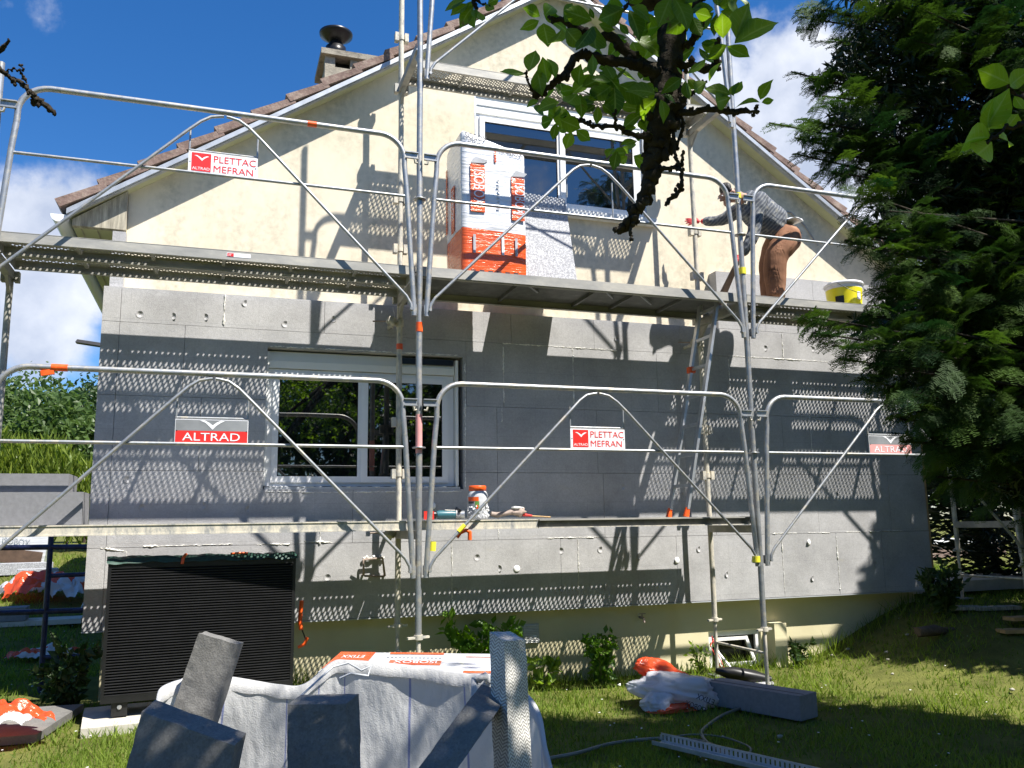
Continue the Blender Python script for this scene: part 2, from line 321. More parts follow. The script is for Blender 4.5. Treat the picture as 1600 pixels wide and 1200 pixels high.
# ------------------------------------------------------------------ foliage
def leaves(P, size, aspect=.5, droop=0, D=None, spread=1.0):
    """diamond leaves folded along the rib: P (N,3) base points -> verts, faces"""
    N = len(P); d = RNG.normal(size=(N, 3)); d /= np.linalg.norm(d, axis=1, keepdims=True)
    if D is not None: d = D+d*spread
    d[:, 2] -= droop; d /= np.linalg.norm(d, axis=1, keepdims=True)
    u = np.cross(d, RNG.normal(size=(N, 3))); u /= np.linalg.norm(u, axis=1, keepdims=True); n = np.cross(d, u)
    s = (size*(.6+.8*RNG.random(N)))[:, None]
    a = P; b = P+d*s*.45+u*s*aspect*.5+n*s*.08; c = P+d*s; e = P+d*s*.45-u*s*aspect*.5+n*s*.08
    v = np.stack([a, b, c, e], 1).reshape(-1, 3); f = np.arange(N*4).reshape(N, 4)
    return v, f
def crown(name, parent, blobs, n, size, mat, aspect=.55, shell=.55, loc=(0, 0, 0)):
    """blobs: list (x,y,z,rx,ry,rz); clumps of leaves spread through the volume"""
    B = np.array(blobs, float); w = B[:, 3]*B[:, 4]*B[:, 5]; w = w/w.sum(); nc = max(20, n//28)
    k = RNG.choice(len(B), nc, p=w); d = RNG.normal(size=(nc, 3)); d /= np.linalg.norm(d, axis=1, keepdims=True)
    r = (shell+(1.04-shell)*RNG.random(nc)**.6)[:, None]; C = B[k, :3]+d*r*B[k, 3:]
    j = RNG.integers(0, nc, n); cr = (.06+.14*RNG.random(nc))[j][:, None]*B[k][j][:, 3:].mean(1)[:, None]*1.25
    g = RNG.normal(size=(n, 3)); P = C[j]+g*cr*.8
    v, f = leaves(P, size, aspect, .25); cl = RNG.random(nc)[j]; rnd = np.clip(cl*.6+RNG.random(n)*.4, 0, 1)
    return npmesh(name, v, f, mat, parent, np.repeat(rnd, 4), loc)
def tree(label, cat, x, y, h, blobs, n, size, mat, name='broadleaf_tree', group=None, tr=.15, leafpart='crown'):
    z = ground_z(x, y); t = thing(name, label, cat, (x, y, z), group)
    bb = [(x+a, y+b, z+c, *r) for a, b, c, *r in blobs]; crown(leafpart, t, bb, n, size, mat, loc=(x, y, z))
    m = MB(); top = max(b[2] for b in bb)
    m.tube([(x, y, z-.2), (x+.03, y, z+h*.25), (x-.05, y+.05, z+h*.5), (x, y, top)], [tr*1.2, tr, tr*.75, tr*.2], 'brown_bark', 10, jit=.2)
    for i, b in enumerate(bb): m.tube([(x, y, z+h*(.2+.04*(i % 5))), ((x+b[0])/2, (y+b[1])/2, (z+h*.3+b[2])/2), (b[0], b[1], b[2])], [tr*.5, tr*.35, tr*.1], 'brown_bark', 6, jit=.2)
    m.build('trunk', t); return t

# ------------------------------------------------------------------ ground, lawn, path
def build_ground():
    def axis(fine0, fine1, step, far):
        a = list(np.arange(fine0, fine1+1e-6, step)); lo = fine0; hi = fine1; s = step
        while hi < far: s *= 1.35; hi += s; a.append(hi)
        s = step
        while lo > -far: s *= 1.35; lo -= s; a.insert(0, lo)
        return np.array(a)
    X = axis(-7, 12, .25, 420); Y = axis(-7, 9, .25, 420)
    vs = [(x, y, ground_z(x, y)) for y in Y for x in X]; nx = len(X)
    fs = [(j*nx+i, j*nx+i+1, (j+1)*nx+i+1, (j+1)*nx+i) for j in range(len(Y)-1) for i in range(nx-1)]
    struct(npmesh('ground', vs, fs, 'soil', smooth=True))
    # mown lawn blades: denser near the photographer
    N = 330000; c0 = np.array([-1.2, -3.2]); r = 1.2+14*RNG.random(N)**1.35; th = RNG.uniform(-.35, math.pi+.35, N)
    x = c0[0]+r*np.cos(th); y = c0[1]+r*np.sin(th)
    ok = ~((x > -2.4) & (x < 5.9) & (y > 1.08)); ok &= ~((x > -1.5) & (x < -.35) & (y > -4.9) & (y < -3.6)); ok &= ~((x > -2.3) & (x < -.8) & (y > .0) & (y < .8))
    pn = np.array([noise.noise((a*1.3, b*1.3, 5)) for a, b in zip(x[ok], y[ok])]); x = x[ok]; y = y[ok]
    keep = RNG.random(len(x)) < np.clip(.85+pn*1.2, .25, 1); x, y, pn = x[keep], y[keep], pn[keep]
    z = np.array([ground_z(a, b) for a, b in zip(x, y)]); n = len(x); rr = np.hypot(x-c0[0], y-c0[1])
    h = (.022+.035*RNG.random(n))*(1+pn*.7)*(1+.03*rr); edge = (y > .8) & (y < 1.1) & (x > -1) & (x < 5.7); h = np.where(edge, h*2.6, h)
    w = (.0022+.0022*RNG.random(n))*(1+.13*rr); a = RNG.uniform(0, 2*math.pi, n); ln = RNG.normal(size=(n, 2))*.5*h[:, None]
    b0 = np.stack([x-np.cos(a)*w, y-np.sin(a)*w, z-.004], 1); b1 = np.stack([x+np.cos(a)*w, y+np.sin(a)*w, z-.004], 1); tp = np.stack([x+ln[:, 0], y+ln[:, 1], z+h], 1)
    v = np.stack([b0, b1, tp], 1).reshape(-1, 3); g = npmesh('grass', v, np.arange(n*3).reshape(n, 3), 'grass_blade', rnd=np.repeat(np.clip(.5+pn*.6+RNG.normal(size=n)*.25, 0, 1), 3))
    g['kind'] = 'stuff'; tag(g, 'short mown lawn grass around the house', 'grass')
    # daisies / clover specks
    m = MB()
    for i in range(420):
        r_ = 1.5+9*random.random()**1.1; t_ = random.uniform(-.3, math.pi+.3); a_, b_ = -1.2+r_*math.cos(t_), -3.2+r_*math.sin(t_)
        if -2.4 < a_ < 5.9 and b_ > 1: continue
        q = ground_z(a_, b_)+.035; s_ = random.uniform(.006, .011); m.add([(a_+s_*math.cos(k*1.05), b_+s_*math.sin(k*1.05), q+.002*(k % 2)) for k in range(6)], [tuple(range(6))], 'daisy')
    d = m.build('daisies'); d['kind'] = 'stuff'; tag(d, 'tiny white daisies dotted across the lawn', 'flowers')
    m = MB(); P = [(5.9, 3.2), (14, 2.2), (14, 3.8), (5.9, 4.6)]
    m.prism([(a, b, ground_z(a, b)+.03) for a, b in P], (0, 0, -.1), 'path_stone'); struct(m.build('path'))
build_ground()

# ------------------------------------------------------------------ the house
YI, YW, YR = .98, 1.12, .93           # insulation face, render face, verge plane
XL, XR, XM = -2.25, 5.70, 1.73
APEX, SL = 5.42, .668
def zr(x): return APEX-SL*abs(x-XM)
LW = (-1.09, .63, .28, 1.48); UW = (.80, 2.66, 3.03, 4.16)
house = thing('house', 'cream gabled house half clad in grey insulation boards with brown tiled roof', 'house', (XM, YW, -1.45))
def build_house():
    m = MB(); zt = lambda x: zr(x)+.03      # gable wall with window holes, as strips
    def wallrect(x0, x1, z0, z1, mat, top=None):
        if top: m.prism([(x0, YW, z0), (x1, YW, z0), (x1, YW, top(x1)), *([(XM, YW, top(XM))] if x0 < XM < x1 else []), (x0, YW, top(x0))], (0, .25, 0), mat)
        else: m.prism([(x0, YW, z0), (x1, YW, z0), (x1, YW, z1), (x0, YW, z1)], (0, .25, 0), mat)
    wallrect(XL, LW[0]-.02, -.75, 1.9, 'cream'); wallrect(LW[1]+.02, XR, -.75, 1.9, 'cream'); wallrect(LW[0]-.02, LW[1]+.02, -.75, LW[2]-.02, 'cream'); wallrect(LW[0]-.02, LW[1]+.02, LW[3]+.02, 1.9, 'cream')
    wallrect(XL, UW[0], 1.9, 0, 'cream', zt); wallrect(UW[1], XR, 1.9, 0, 'cream', zt); wallrect(UW[0], UW[1], 1.9, UW[2]-.02, 'cream')
    m.prism([(UW[0], YW, UW[3]), (UW[1], YW, UW[3]), (UW[1], YW, zt(UW[1])), (XM, YW, zt(XM)), (UW[0], YW, zt(UW[0]))], (0, .25, 0), 'cream')
    m.box(XL, XL+.25, YW+.25, 9.6, -1.6, 2.5, 'cream'); m.box(XR-.25, XR, YW+.25, 9.6, -1.6, 2.5, 'cream')
    m.prism([(XL+.25, 9.35, -1.6), (XR-.25, 9.35, -1.6), (XR-.25, 9.35, zt(XR)), (XM, 9.35, zt(XM)), (XL+.25, 9.35, zt(XL))], (0, .25, 0), 'cream')
    m.build('wall', house)
    # near-black panels standing in for unlit rooms behind the windows
    m = MB(); m.box(LW[0]-.3, LW[1]+.3, YW+.8, YW+.85, 0, 1.8, 'unlit_black'); m.box(UW[0]-.3, UW[1]+.3, YW+.8, YW+.85, 2.6, 4.4, 'unlit_black'); m.build('room_backing', house)
    # plinth
    m = MB(); bx0, bx1, bz0, bz1 = 3.14, 3.74, -1.50, -1.10
    m.box(XL, bx0, YW+.004, YW+.25, -1.9, -.75, 'plinth'); m.box(bx1, XR, YW+.004, YW+.25, -1.9, -.75, 'plinth'); m.box(bx0, bx1, YW+.004, YW+.25, bz1, -.75, 'plinth'); m.box(bx0, bx1, YW+.004, YW+.25, -1.9, bz0, 'plinth')
    m.build('plinth', house)
    # basement window with its raised flap and light well cheek
    m = MB(); m.box(bx0, bx1, YW+.03, YW+.10, bz0, bz0+.05, 'white_pvc'); m.box(bx0, bx1, YW+.03, YW+.10, bz1-.05, bz1, 'white_pvc'); m.box(bx0, bx0+.05, YW+.03, YW+.10, bz0+.05, bz1-.05, 'white_pvc'); m.box(bx1-.05, bx1, YW+.03, YW+.10, bz0+.05, bz1-.05, 'white_pvc')
    f = m.build('basement_window', house); g = MB(); g.box(bx0+.05, bx1-.05, YW+.06, YW+.075, bz0+.05, bz1-.05, 'dull_glass'); g.build('pane', f)
    s = MB(); q = [Vector((bx0+.10, YW-.03, bz0+.09)), Vector((bx1-.11, YW-.03, bz0+.09)), Vector((bx1-.16, YW+.03, bz1-.08)), Vector((bx0+.08, YW+.03, bz1-.08))]
    for i in range(4): A_, B_ = q[i], q[(i+1) % 4]; s.obox((A_+B_)/2, (B_-A_).length/2+.015, .015, .012, B_-A_, (B_-A_).cross(Vector((0, 1, 0))), (0, 1, 0), 'sealant')
    s.build('sash', f)
    m = MB(); m.box(bx1+.06, bx1+.20, YW-.14, YW, -1.75, -1.04, 'plinth'); m.box(bx0-.06, bx1+.06, YW-.12, YW, -1.6, bz0-.03, 'sealant'); m.build('light_well', house)
    m = MB(); m.box(1.21, 1.37, YW-.014, YW+.01, -1.10, -.93, 'grey_pvc')
    for i in range(11): m.obox((1.29, YW-.018, -1.09+i*.0145), .068, .006, .002, (1, 0, 0), (0, 1, .7), (0, -.7, 1), 'sealant')
    m.build('air_vent', house)
    m = MB(); m.cyl((2.40, YW+.02, -.925), (2.40, YW-.07, -.925), .011, 'dusty_tool'); m.tube([(2.40, YW-.07, -.925), (2.40, YW-.085, -.93), (2.40, YW-.09, -.965)], .010, 'dusty_tool'); m.cyl((2.40, YW-.05, -.925), (2.40, YW-.05, -.89), .006, 'dusty_tool'); m.box(2.365, 2.435, YW-.056, YW-.044, -.892, -.884, 'dusty_tool'); m.build('tap', house)
    # insulation boards, one mesh each
    rows = [(-.79, -.17), (-.17, .43), (.43, 1.03), (1.03, 1.63), (1.63, 1.92)]; x0, x1 = -2.38, 5.84; g = .0016
    seams = [[-2.245, -1.02, .52, 1.55, 2.75, 3.95, 4.62, 5.2], [-2.245, -.35, .95, 2.0, 3.2, 4.42, 5.35], [-2.245, -1.6, .95, 1.95, 2.9, 4.05, 5.1], [-2.245, -1.75, .66, 1.02, 1.72, 2.62, 3.45, 4.75], [-2.245, -1.45, -.62, .05, 1.1, 1.95, 2.9, 3.72, 4.12, 4.9]]
    wx0, wx1, wz0, wz1 = LW
    for (za, zb), sm in zip(rows, seams):
        xs = [x0]+sm+[x1]
        for a, b in zip(xs[:-1], xs[1:]):
            o = random.uniform(-.0008, .0008); yf = YI+o; mm = MB()
            def bx(a_, b_, c_, d_):
                if b_-a_ > .004 and d_-c_ > .004: mm.box(a_, b_, yf, YW-.003, c_, d_, 'eps')
            A, B, C, D = a+g, b-g, za+g, zb-g
            if B <= wx0 or A >= wx1 or D <= wz0 or C >= wz1: bx(A, B, C, D)
            else:
                if A < wx0: bx(A, wx0, C, D)
                if B > wx1:
                    if A < wx0 and mm.v and not (C < wz0 or D > wz1): mm.build('insulation_board', house); mm = MB()
                    bx(wx1, B, C, D)
                l, r = max(A, wx0), min(B, wx1)
                if C < wz0: bx(l, r, C, wz0)
                if D > wz1: bx(l, r, wz1, D)
            if mm.v: mm.build('insulation_board', house)
    # side insulation + corner strips + first boards of the upper gable
    m = MB(); m.box(-2.38, XL-.003, YW+.003, 9.6, -.79, 1.92, 'eps'); m.build('insulation_board', house)
    m = MB(); m.box(XR+.003, 5.84, YW+.003, 9.6, -.79, 1.92, 'eps'); m.build('insulation_board', house)
    m = MB(); m.box(-2.345, -2.245, 1.02, YW-.002, 1.925, 2.40, 'eps'); m.build('insulation_board', house)
    for a, b in ((3.36, 3.93), (3.933, 4.56), (4.563, 5.6)):
        m = MB(); m.box(a, b, .985, YW-.003, 1.923, 2.53, 'eps'); m.build('insulation_board', house)
    m = MB(); m.box(5.842, 5.875, .99, 1.06, -.6, 1.93, 'wood'); m.build('corner_batten', house)
    m = MB(); m.box(-2.38, 5.84, .975, YW, -.802, -.793, 'grey_pvc'); m.build('starter_rail', house)
    # PU foam beads in open joints
    def bead(name, pts, r=.007, amp=.9):
        mm = MB(); P = []
        for (xa, za), (xb, zb) in zip(pts[:-1], pts[1:]):
            n = max(2, int(math.hypot(xb-xa, zb-za)/.012))
            P += [(xa+(xb-xa)*i/n+random.gauss(0, .0018), YI-.001, za+(zb-za)*i/n+random.gauss(0, .0018)) for i in range(n)]
        rr = [max(.0008, r*(.30+1.5*max(0, noise.noise((p[0]*14, p[2]*14, 1.7)))+.7*noise.noise((p[0]*60, p[2]*60, 4)))) for p in P]; mm.tube(P, rr, 'foam', 7, jit=.4); mm.build(name, house)
    for pts in ([(-1.45, 1.91), (-1.45, 1.64)], [(-2.28, -.17), (-2.10, -.20), (-2.10, -.76)], [(-1.98, -.165), (-1.3, -.16)], [(.52, -.19), (.52, -.77)], [(1.42, -.165), (1.95, -.165)], [(1.72, -.18), (1.72, -.75)], [(1.72, 1.62), (1.72, 1.07)], [(1.02, 1.6), (1.02, 1.06)],
                [(1.02, 1.632), (2.2, 1.625)], [(1.0, 1.04), (1.0, .88)], [(3.45, 1.635), (4.7, 1.632)], [(4.12, 1.9), (4.12, 1.64)], [(4.28, -.165), (4.55, -.17)], [(4.62, -.19), (4.62, -.75)], [(3.95, -.19), (3.95, -.75)], [(4.75, -.165), (4.95, -.17)], [(5.05, -.165), (5.5, -.162)], [(3.85, -.165), (4.15, -.165)],
                [(-1.12, -.165), (-.85, -.17)], [(-.75, -.15), (-.5, -.165)], [(-.62, -.18), (-.62, -.05)], [(.95, -.02), (.95, -.17)], [(-.02, 1.9), (.03, 1.65)], [(3.45, 1.6), (3.45, 1.1)], [(4.4, 1.05), (4.4, .5)], [(-1.07, .262), (-.6, .255), (-.1, .258), (.62, .262)], [(.645, .3), (.65, 1.46)], [(-1.08, 1.49), (.6, 1.495)]): bead('foam_seam', pts)
    # round plugs
    pw = MB(); pw.lathe((0, 0, 0), [(0, .006), (.022, .006), (.030, .002), (.031, -.004)], 'plug_white', 20); pw.obox((-.012, 0, -.006), .003, .028, .002, (0, 0, 1), (1, .6, 0), (0, 1, 0), 'black_metal')
    q0 = None
    def place(src, x, z, y=YI-.001): return copy_to(src, house, (x, y, z), (R(90), 0, random.uniform(-.5, .5)))
    m = MB(); m.lathe((0, 0, 0), [(0, .0002), (.004, .0004), (.0045, -.001), (.0065, -.001), (.007, .0002), (.0285, .0002), (.029, .0006), (.0305, .0006), (.031, -.002)], 'eps', 22); g0 = m.build('anchor_plug', house, loc=(0, 0, 0))
    w0 = pw.build('anchor_plug', house, loc=(0, 0, 0)); w0.location = Vector((1.12, YI-.003, -.43))-ORG['house']; w0.rotation_euler = (R(90), 0, 0)
    for x, z in ((3.62, -.41), (4.28, -.26), (2.75, -.40), (.345, .135)): place(w0, x, z, YI-.003)
    g0.location = Vector((-2.1, YI-.001, 1.70))-ORG['house']; g0.rotation_euler = (R(90), 0, 0)
    for x, z in ((-1.85, 1.70), (-1.6, 1.71), (-1.28, 1.85), (-.95, 1.69), (.75, -.32), (.55, -.6), (1.55, -.28), (1.95, -.28), (1.55, -.62), (2.0, -.62), (3.0, -.3), (3.3, -.55), (4.3, -.62), (5.1, -.5), (-2.12, .36), (-1.55, .15), (-2.0, .14), (-1.2, .12),
                 (2.2, .3), (2.85, .22), (3.4, .3), (4.7, .25), (2.9, 1.75), (2.2, 1.74), (3.9, 1.74), (4.5, 1.76), (5.2, 1.72), (-.55, 1.76), (.95, -.42), (-.55, -.45), (2.35, -.35)): place(g0, x, z)
    # square cut-out with a black bracket pipe, foam round it
    m = MB(); m.tube([(-.26, .985, -.44), (-.26, .93, -.44), (-.26, .93, -.31), (-.10, .93, -.30), (-.08, .93, -.45), (-.08, .985, -.45)], .011, 'dusty_tool', 8); m.tube([(-.25, .945, -.445), (-.09, .945, -.455)], .009, 'dusty_tool', 8)
    for i in range(9): m.blob((-.25+i*.02, .96, -.30+.012*math.sin(i*2)), (.014, .012, .012), 'foam', i, .6, 5)
    m.build('pipe_bracket', house)
    # --- lower window
    def window(name, x0, x1, z0, z1, y, shutter, left_closed=True):
        m = MB(); fr = .055; ft = z1-shutter
        m.box(x0, x1, y, y+.07, z0, z0+fr, 'white_pvc'); m.box(x0, x1, y, y+.07, ft-fr, ft, 'white_pvc'); m.box(x0, x0+fr, y, y+.07, z0+fr, ft-fr, 'white_pvc'); m.box(x1-fr, x1, y, y+.07, z0+fr, ft-fr, 'white_pvc')
        f = m.build(name, house); xm = (x0+x1)/2; s = .052
        for a, b in ((x0+fr+.004, xm-.002), (xm+.002, x1-fr-.004)):
            k = MB(); yy = y-.018; zb, zt_ = z0+fr*.55, ft-fr*.55
            k.box(a-.02, b, yy, y+.03, zb, zb+s, 'white_pvc'); k.box(a-.02, b, yy, y+.03, zt_-s, zt_, 'white_pvc'); k.box(a-.02, a-.02+s, yy, y+.03, zb+s, zt_-s, 'white_pvc'); k.box(b-s, b, yy, y+.03, zb+s, zt_-s, 'white_pvc')
            k.tube([(a+.034, yy+.006, zb+s+.002), (b-s-.002, yy+.006, zb+s+.002), (b-s-.002, yy+.006, zt_-s-.002), (a+.034, yy+.006, zt_-s-.002), (a+.034, yy+.006, zb+s+.002)], .003, 'black_metal', 5)
            k.build('sash', f)
            k = MB(); k.box(a-.02+s, b-s, y-.002, y+.012, zb+s, zt_-s, 'glass'); k.build('pane', f)
        k = MB(); k.box(xm-.028, xm+.028, y-.034, y-.019, z0+fr*.55, ft-fr*.5, 'white_pvc'); k.build('mullion', f)
        return f
    f = window('lower_window', LW[0]+.02, LW[1]-.07, LW[2]+.03, LW[3]-.02, 1.055, .15)
    m = MB(); za = LW[3]-.165; m.prism([(LW[0]+.02, 1.03, za), (LW[0]+.02, 1.075, za), (LW[0]+.02, 1.11, za+.15), (LW[0]+.02, 1.06, za+.15), (LW[0]+.02, 1.03, za+.06)], (LW[1]-LW[0]-.09, 0, 0), 'shutter_box')
    m.box(.05, .55, 1.018, 1.028, za+.085, za+.14, 'black_metal'); m.build('shutter_box', f)
    m = MB(); m.box(LW[0]+.01, LW[1]-.03, .985, 1.06, LW[2]-.005, LW[2]+.022, 'grey_pvc')
    for i in range(40): m.blob((random.uniform(LW[0]+.03, LW[1]-.05), random.uniform(.985, 1.0), LW[2]+.022), (random.uniform(.008, .035), .009, random.uniform(.003, .008)), 'sealant', i, .8, 4)
    m.build('sill', f)
    m = MB(); m.box(LW[1]-.065, LW[1]-.04, 1.0, 1.10, LW[2]+.03, LW[3]-.03, 'shutter_box'); m.build('side_rail', f); m = MB(); m.box(LW[0]+.0, LW[0]+.018, 1.0, 1.10, LW[2]+.03, LW[3]-.03, 'sealant'); m.build('side_rail', f)
    f = window('upper_window', UW[0]+.02, UW[1]-.02, UW[2]+.03, UW[3]-.01, 1.15, .17)
    m = MB(); m.box(UW[0]+.02, UW[1]-.02, 1.135, 1.22, UW[3]-.18, UW[3]-.005, 'shutter_box'); m.box(UW[0]+.03, UW[1]-.03, 1.128, 1.134, UW[3]-.10, UW[3]-.09, 'grey_pvc'); m.build('shutter_box', f)
    m = MB(); m.box(UW[0]-.07, UW[1]+.07, 1.035, 1.20, UW[2]-.045, UW[2]+.018, 'sealant'); m.build('sill', f)
    m = MB(); m.box(UW[0]+.002, UW[0]+.019, 1.123, 1.20, UW[2]+.02, UW[3]-.01, 'zinc'); m.build('side_rail', f); m = MB(); m.box(UW[1]-.018, UW[1]-.002, 1.123, 1.20, UW[2]+.02, UW[3]-.01, 'zinc'); m.build('side_rail', f)
    # --- roof: deck, tile courses, verge strip, boxed eaves
    m = MB(); XE0, XE1 = -2.68, 6.14
    for s, xe in ((-1, XE0), (1, XE1)):
        m.prism([(XM, YR+.006, APEX+.045), (xe, YR+.006, zr(xe)+.045), (xe, YR+.006, zr(xe)+.008), (XM, YR+.006, APEX+.008)], (0, 9, 0), 'soffit')
    rf = m.build('roof', house)
    m = MB(); L = math.hypot(1, SL); nx = 15; dx = (XM-XE0+.0)/nx
    for s in (-1, 1):
        for i in range(nx):
            xa = XM+s*dx*i; xb = XM+s*dx*(i+1)+s*.035; n = Vector((s*SL, 0, 1)).normalized(); jit = random.uniform(-.004, .004)
            pa = Vector((xa, 0, zr(xa)+.055)); pb = Vector((xb, 0, zr(xb)+.055)); lift = .028
            P = [pa, pb+n*lift, pb+n*(lift+.075), pa+n*.055]
            y0 = YR-.012+jit; m.prism([(p.x, y0, p.z) for p in P], (0, .30, 0), 'tile')
            P = [pa, pb+n*lift, pb+n*(lift+.03), pa+n*.022]; m.prism([(p.x, y0+.30, p.z) for p in P], (0, 8.5, 0), 'tile')
    m.tube([(XM, YR-.01, APEX+.13), (XM, 9.8, APEX+.13)], .09, 'tile', 12); m.build('tile', rf)
    m = MB()
    for xe in (XE0, XE1):
        s = 1 if xe > XM else -1
        m.prism([(XM, YR-.016, APEX), (xe, YR-.016, zr(xe)), (xe, YR-.016, zr(xe)+.045), (XM, YR-.016, APEX+.045)], (0, .02, 0), 'zinc')
        m.prism([(XM, YR+.004, APEX-.008), (xe, YR+.004, zr(xe)-.008), (xe, YR+.004, zr(xe)+.004), (XM, YR+.004, APEX+.004)], (0, .05, 0), 'zinc')
    m.build('verge_strip', rf)
    for s, xe, xw in ((-1, XE0, XL), (1, XE1, XR)):
        m = MB(); e = .03; m.prism([(xw, YR+.10, 2.42), (xe-s*e, YR+.10, 2.42), (xe-s*e, YR+.10, zr(xe)+.0), (xw, YR+.10, zr(xw)-.0)], (0, .06, 0), 'eave')
        m.box(min(xw, xe-s*e), max(xw, xe-s*e), YR+.165, 9.6, 2.42, 2.45, 'soffit')
        for k in range(3): xx = xw+s*(.1+.12*k); m.box(xx-.004, xx+.004, YR+.17, 9.6, 2.412, 2.4195, 'eave')
        m.build('eave_box', house)
    for s, xe in ((-1, XE0), (1, XE1)):
        m = MB(); c = Vector((xe+s*.055, 0, zr(xe)-.0)); pts = [(c.x+.062*math.cos(t), c.z+.062*math.sin(t)) for t in np.linspace(math.pi, 2*math.pi, 10)]; q = [(c.x+.056*math.cos(t), c.z+.056*math.sin(t)) for t in np.linspace(2*math.pi, math.pi, 10)]
        m.prism([(a, YR+.02, b) for a, b in pts+q], (0, 8.6, 0), 'white_pvc'); m.prism([(a, YR+.012, b) for a, b in pts], (0, .006, 0), 'white_pvc'); m.build('gutter', house)
    # chimney with side vents, slab and black cowl
    m = MB(); a, b, y0, y1 = -.43, .17, 3.2, 3.85; c = m
    c.box(a, b, y0, y1, 3.8, 5.40, 'chim'); 
    for xx in (a, a+.30, b-.12-.0): c.box(xx, xx+.12, y0, y0+.12, 5.40, 5.53, 'chim'); c.box(xx, xx+.12, y1-.12, y1, 5.40, 5.53, 'chim')
    c.box(a+.06, b-.06, y0+.14, y1-.14, 5.40, 5.53, 'unlit_black'); c.box(a-.05, b+.05, y0-.05, y1+.05, 5.53, 5.60, 'chim')  # near-black block stands for the shade inside the vents
    for i in range(40): c.blob((random.uniform(a, b), random.uniform(y0, y1), 5.60), (.05, .05, .012), 'chim', i, .5, 4)
    ch = c.build('chimney', house); m = MB()
    m.lathe(((-.27), 3.5, 5.58), [(.11, 0), (.11, .10), (.125, .10), (.125, .24), (.085, .25), (.085, .30), (.0, .30)], 'black_metal', 28); m.lathe((-.27, 3.5, 5.88), [(.03, 0), (.10, .03), (.20, .10), (.205, .13), (.15, .165), (0, .19)], 'black_metal', 28)
    m.build('chimney_cowl', ch)
    # cable loop and hook high on the render, patched spot
    m = MB(); m.tube([(4.08, YW-.012, 3.06), (4.12, YW-.012, 3.25), (4.25, YW-.012, 3.34), (4.45, YW-.012, 3.33), (4.62, YW-.012, 3.2), (4.78, YW-.012, 2.98)], .008, 'grey_coat', 6); m.build('cable', house)
    m = MB(); m.box(3.93, 3.98, YW-.02, YW, 3.27, 3.31, 'dusty_tool'); m.box(3.99, 4.005, YW-.05, YW, 3.26, 3.30, 'black_metal'); m.build('wall_hook', house)
    m = MB(); m.blob((4.25, YW-.001, 3.0), (.11, .004, .14), 'plug_grey', 3, .7, 8); m.build('mortar_patch', house)
build_house()

# ------------------------------------------------------------------ scaffold
scaf = thing('scaffold', 'galvanised steel facade scaffold with guardrails and two deck levels in front of the house', 'scaffold', (0, 0, -1.45))
W_ = .77
def bird(m, cx, cz, w, y, mat):
    pts = [(-.5, .16), (-.30, .15), (-.12, .04), (-.02, -.06), (.06, -.02), (.18, .10), (.38, .17), (.5, .15), (.36, .08), (.22, -.02), (.10, -.14), (.0, -.22), (-.08, -.12), (-.24, .06)]
    # split into two convex-ish halves
    a = [(-.5, .16), (-.30, .17), (-.10, .06), (.02, -.04), (.02, -.22), (-.10, -.10), (-.26, .06)]; b = [(.02, -.22), (.02, -.04), (.16, .08), (.34, .17), (.5, .15), (.34, .07), (.16, -.06)]
    for q in (a, b): m.add([(cx+x*w, y, cz+z*w) for x, z in q], [tuple(range(len(q)))], mat)
def sign(kind, xc, z, parent):
    """plate hung between rods from the braces; plate width .49, z..z+.165"""
    m = MB(); x0, x1, y = xc-.245, xc+.245, -.012; z0, z1 = z+.565, z+.73
    if kind == 'hanger':
        m.tube([(x1-.03, 0, z+.57), (x1-.03, 0, z+.90)], .007, 'steel', 6); m.tube([(x0+.03, 0, z+.72), (x0+.03, 0, z+.90)], .007, 'steel', 6); return m.build('sign_hanger', parent)
    m.tube([(x0+.004, 0, z1+.01), (x0+.004, 0, z+.91)], .008, 'steel', 6); m.tube([(x1-.004, 0, z1+.01), (x1-.004, 0, z+.91)], .008, 'steel', 6); m.tube([(x0, 0, z1+.012), (x1, 0, z1+.012)], .008, 'steel', 6); h = m.build('sign_hanger', parent)
    m = MB(); m.box(x0, x1, y, y+.006, z0, z1, 'sign_white')
    for sx in (x0+.012, x1-.012): m.cyl((sx, y-.003, (z0+z1)/2), (sx, y, (z0+z1)/2), .004, 'black_metal', 8)
    if kind == 'pm':
        m.box(x0+.022, x0+.158, y-.002, y, z0+.014, z1-.010, 'sign_red'); bird(m, x0+.092, z1-.048, .105, y-.003, 'sign_white')
        m.text('ALTRAD', (x0+.028, y-.002, z0+.024), .03, 'sign_white', width=.122, lift=.001)
        m.text('PLETTAC', (x0+.172, y, z0+.094), .075, 'sign_red', width=.300); m.text('MEFRAN', (x0+.172, y, z0+.018), .075, 'sign_red', width=.282)
    else:
        m.box(x0+.004, x1-.004, y-.002, y, z0+.084, z1-.004, 'logo_grey'); m.box(x0+.004, x1-.004, y-.002, y, z0+.003, z0+.083, 'sign_red' if kind == 'al' else 'faded_red')
        bird(m, xc, z1-.035, .17, y-.0035, 'sign_white'); m.text('ALTRAD', (x0+.05, y-.002, z0+.014), .08, 'sign_white', width=.385)
    p = m.build('sign_plate', parent); p['label'] = {'pm': 'white plate with red PLETTAC MEFRAN lettering', 'al': 'grey and red ALTRAD plate', 'fade': 'faded ALTRAD plate'}[kind]; return p
def arc(c, r, a0, a1, n=7): return [(c[0]+r*math.cos(R(a0+(a1-a0)*i/n)), c[1]+r*math.sin(R(a0+(a1-a0)*i/n))) for i in range(n+1)]
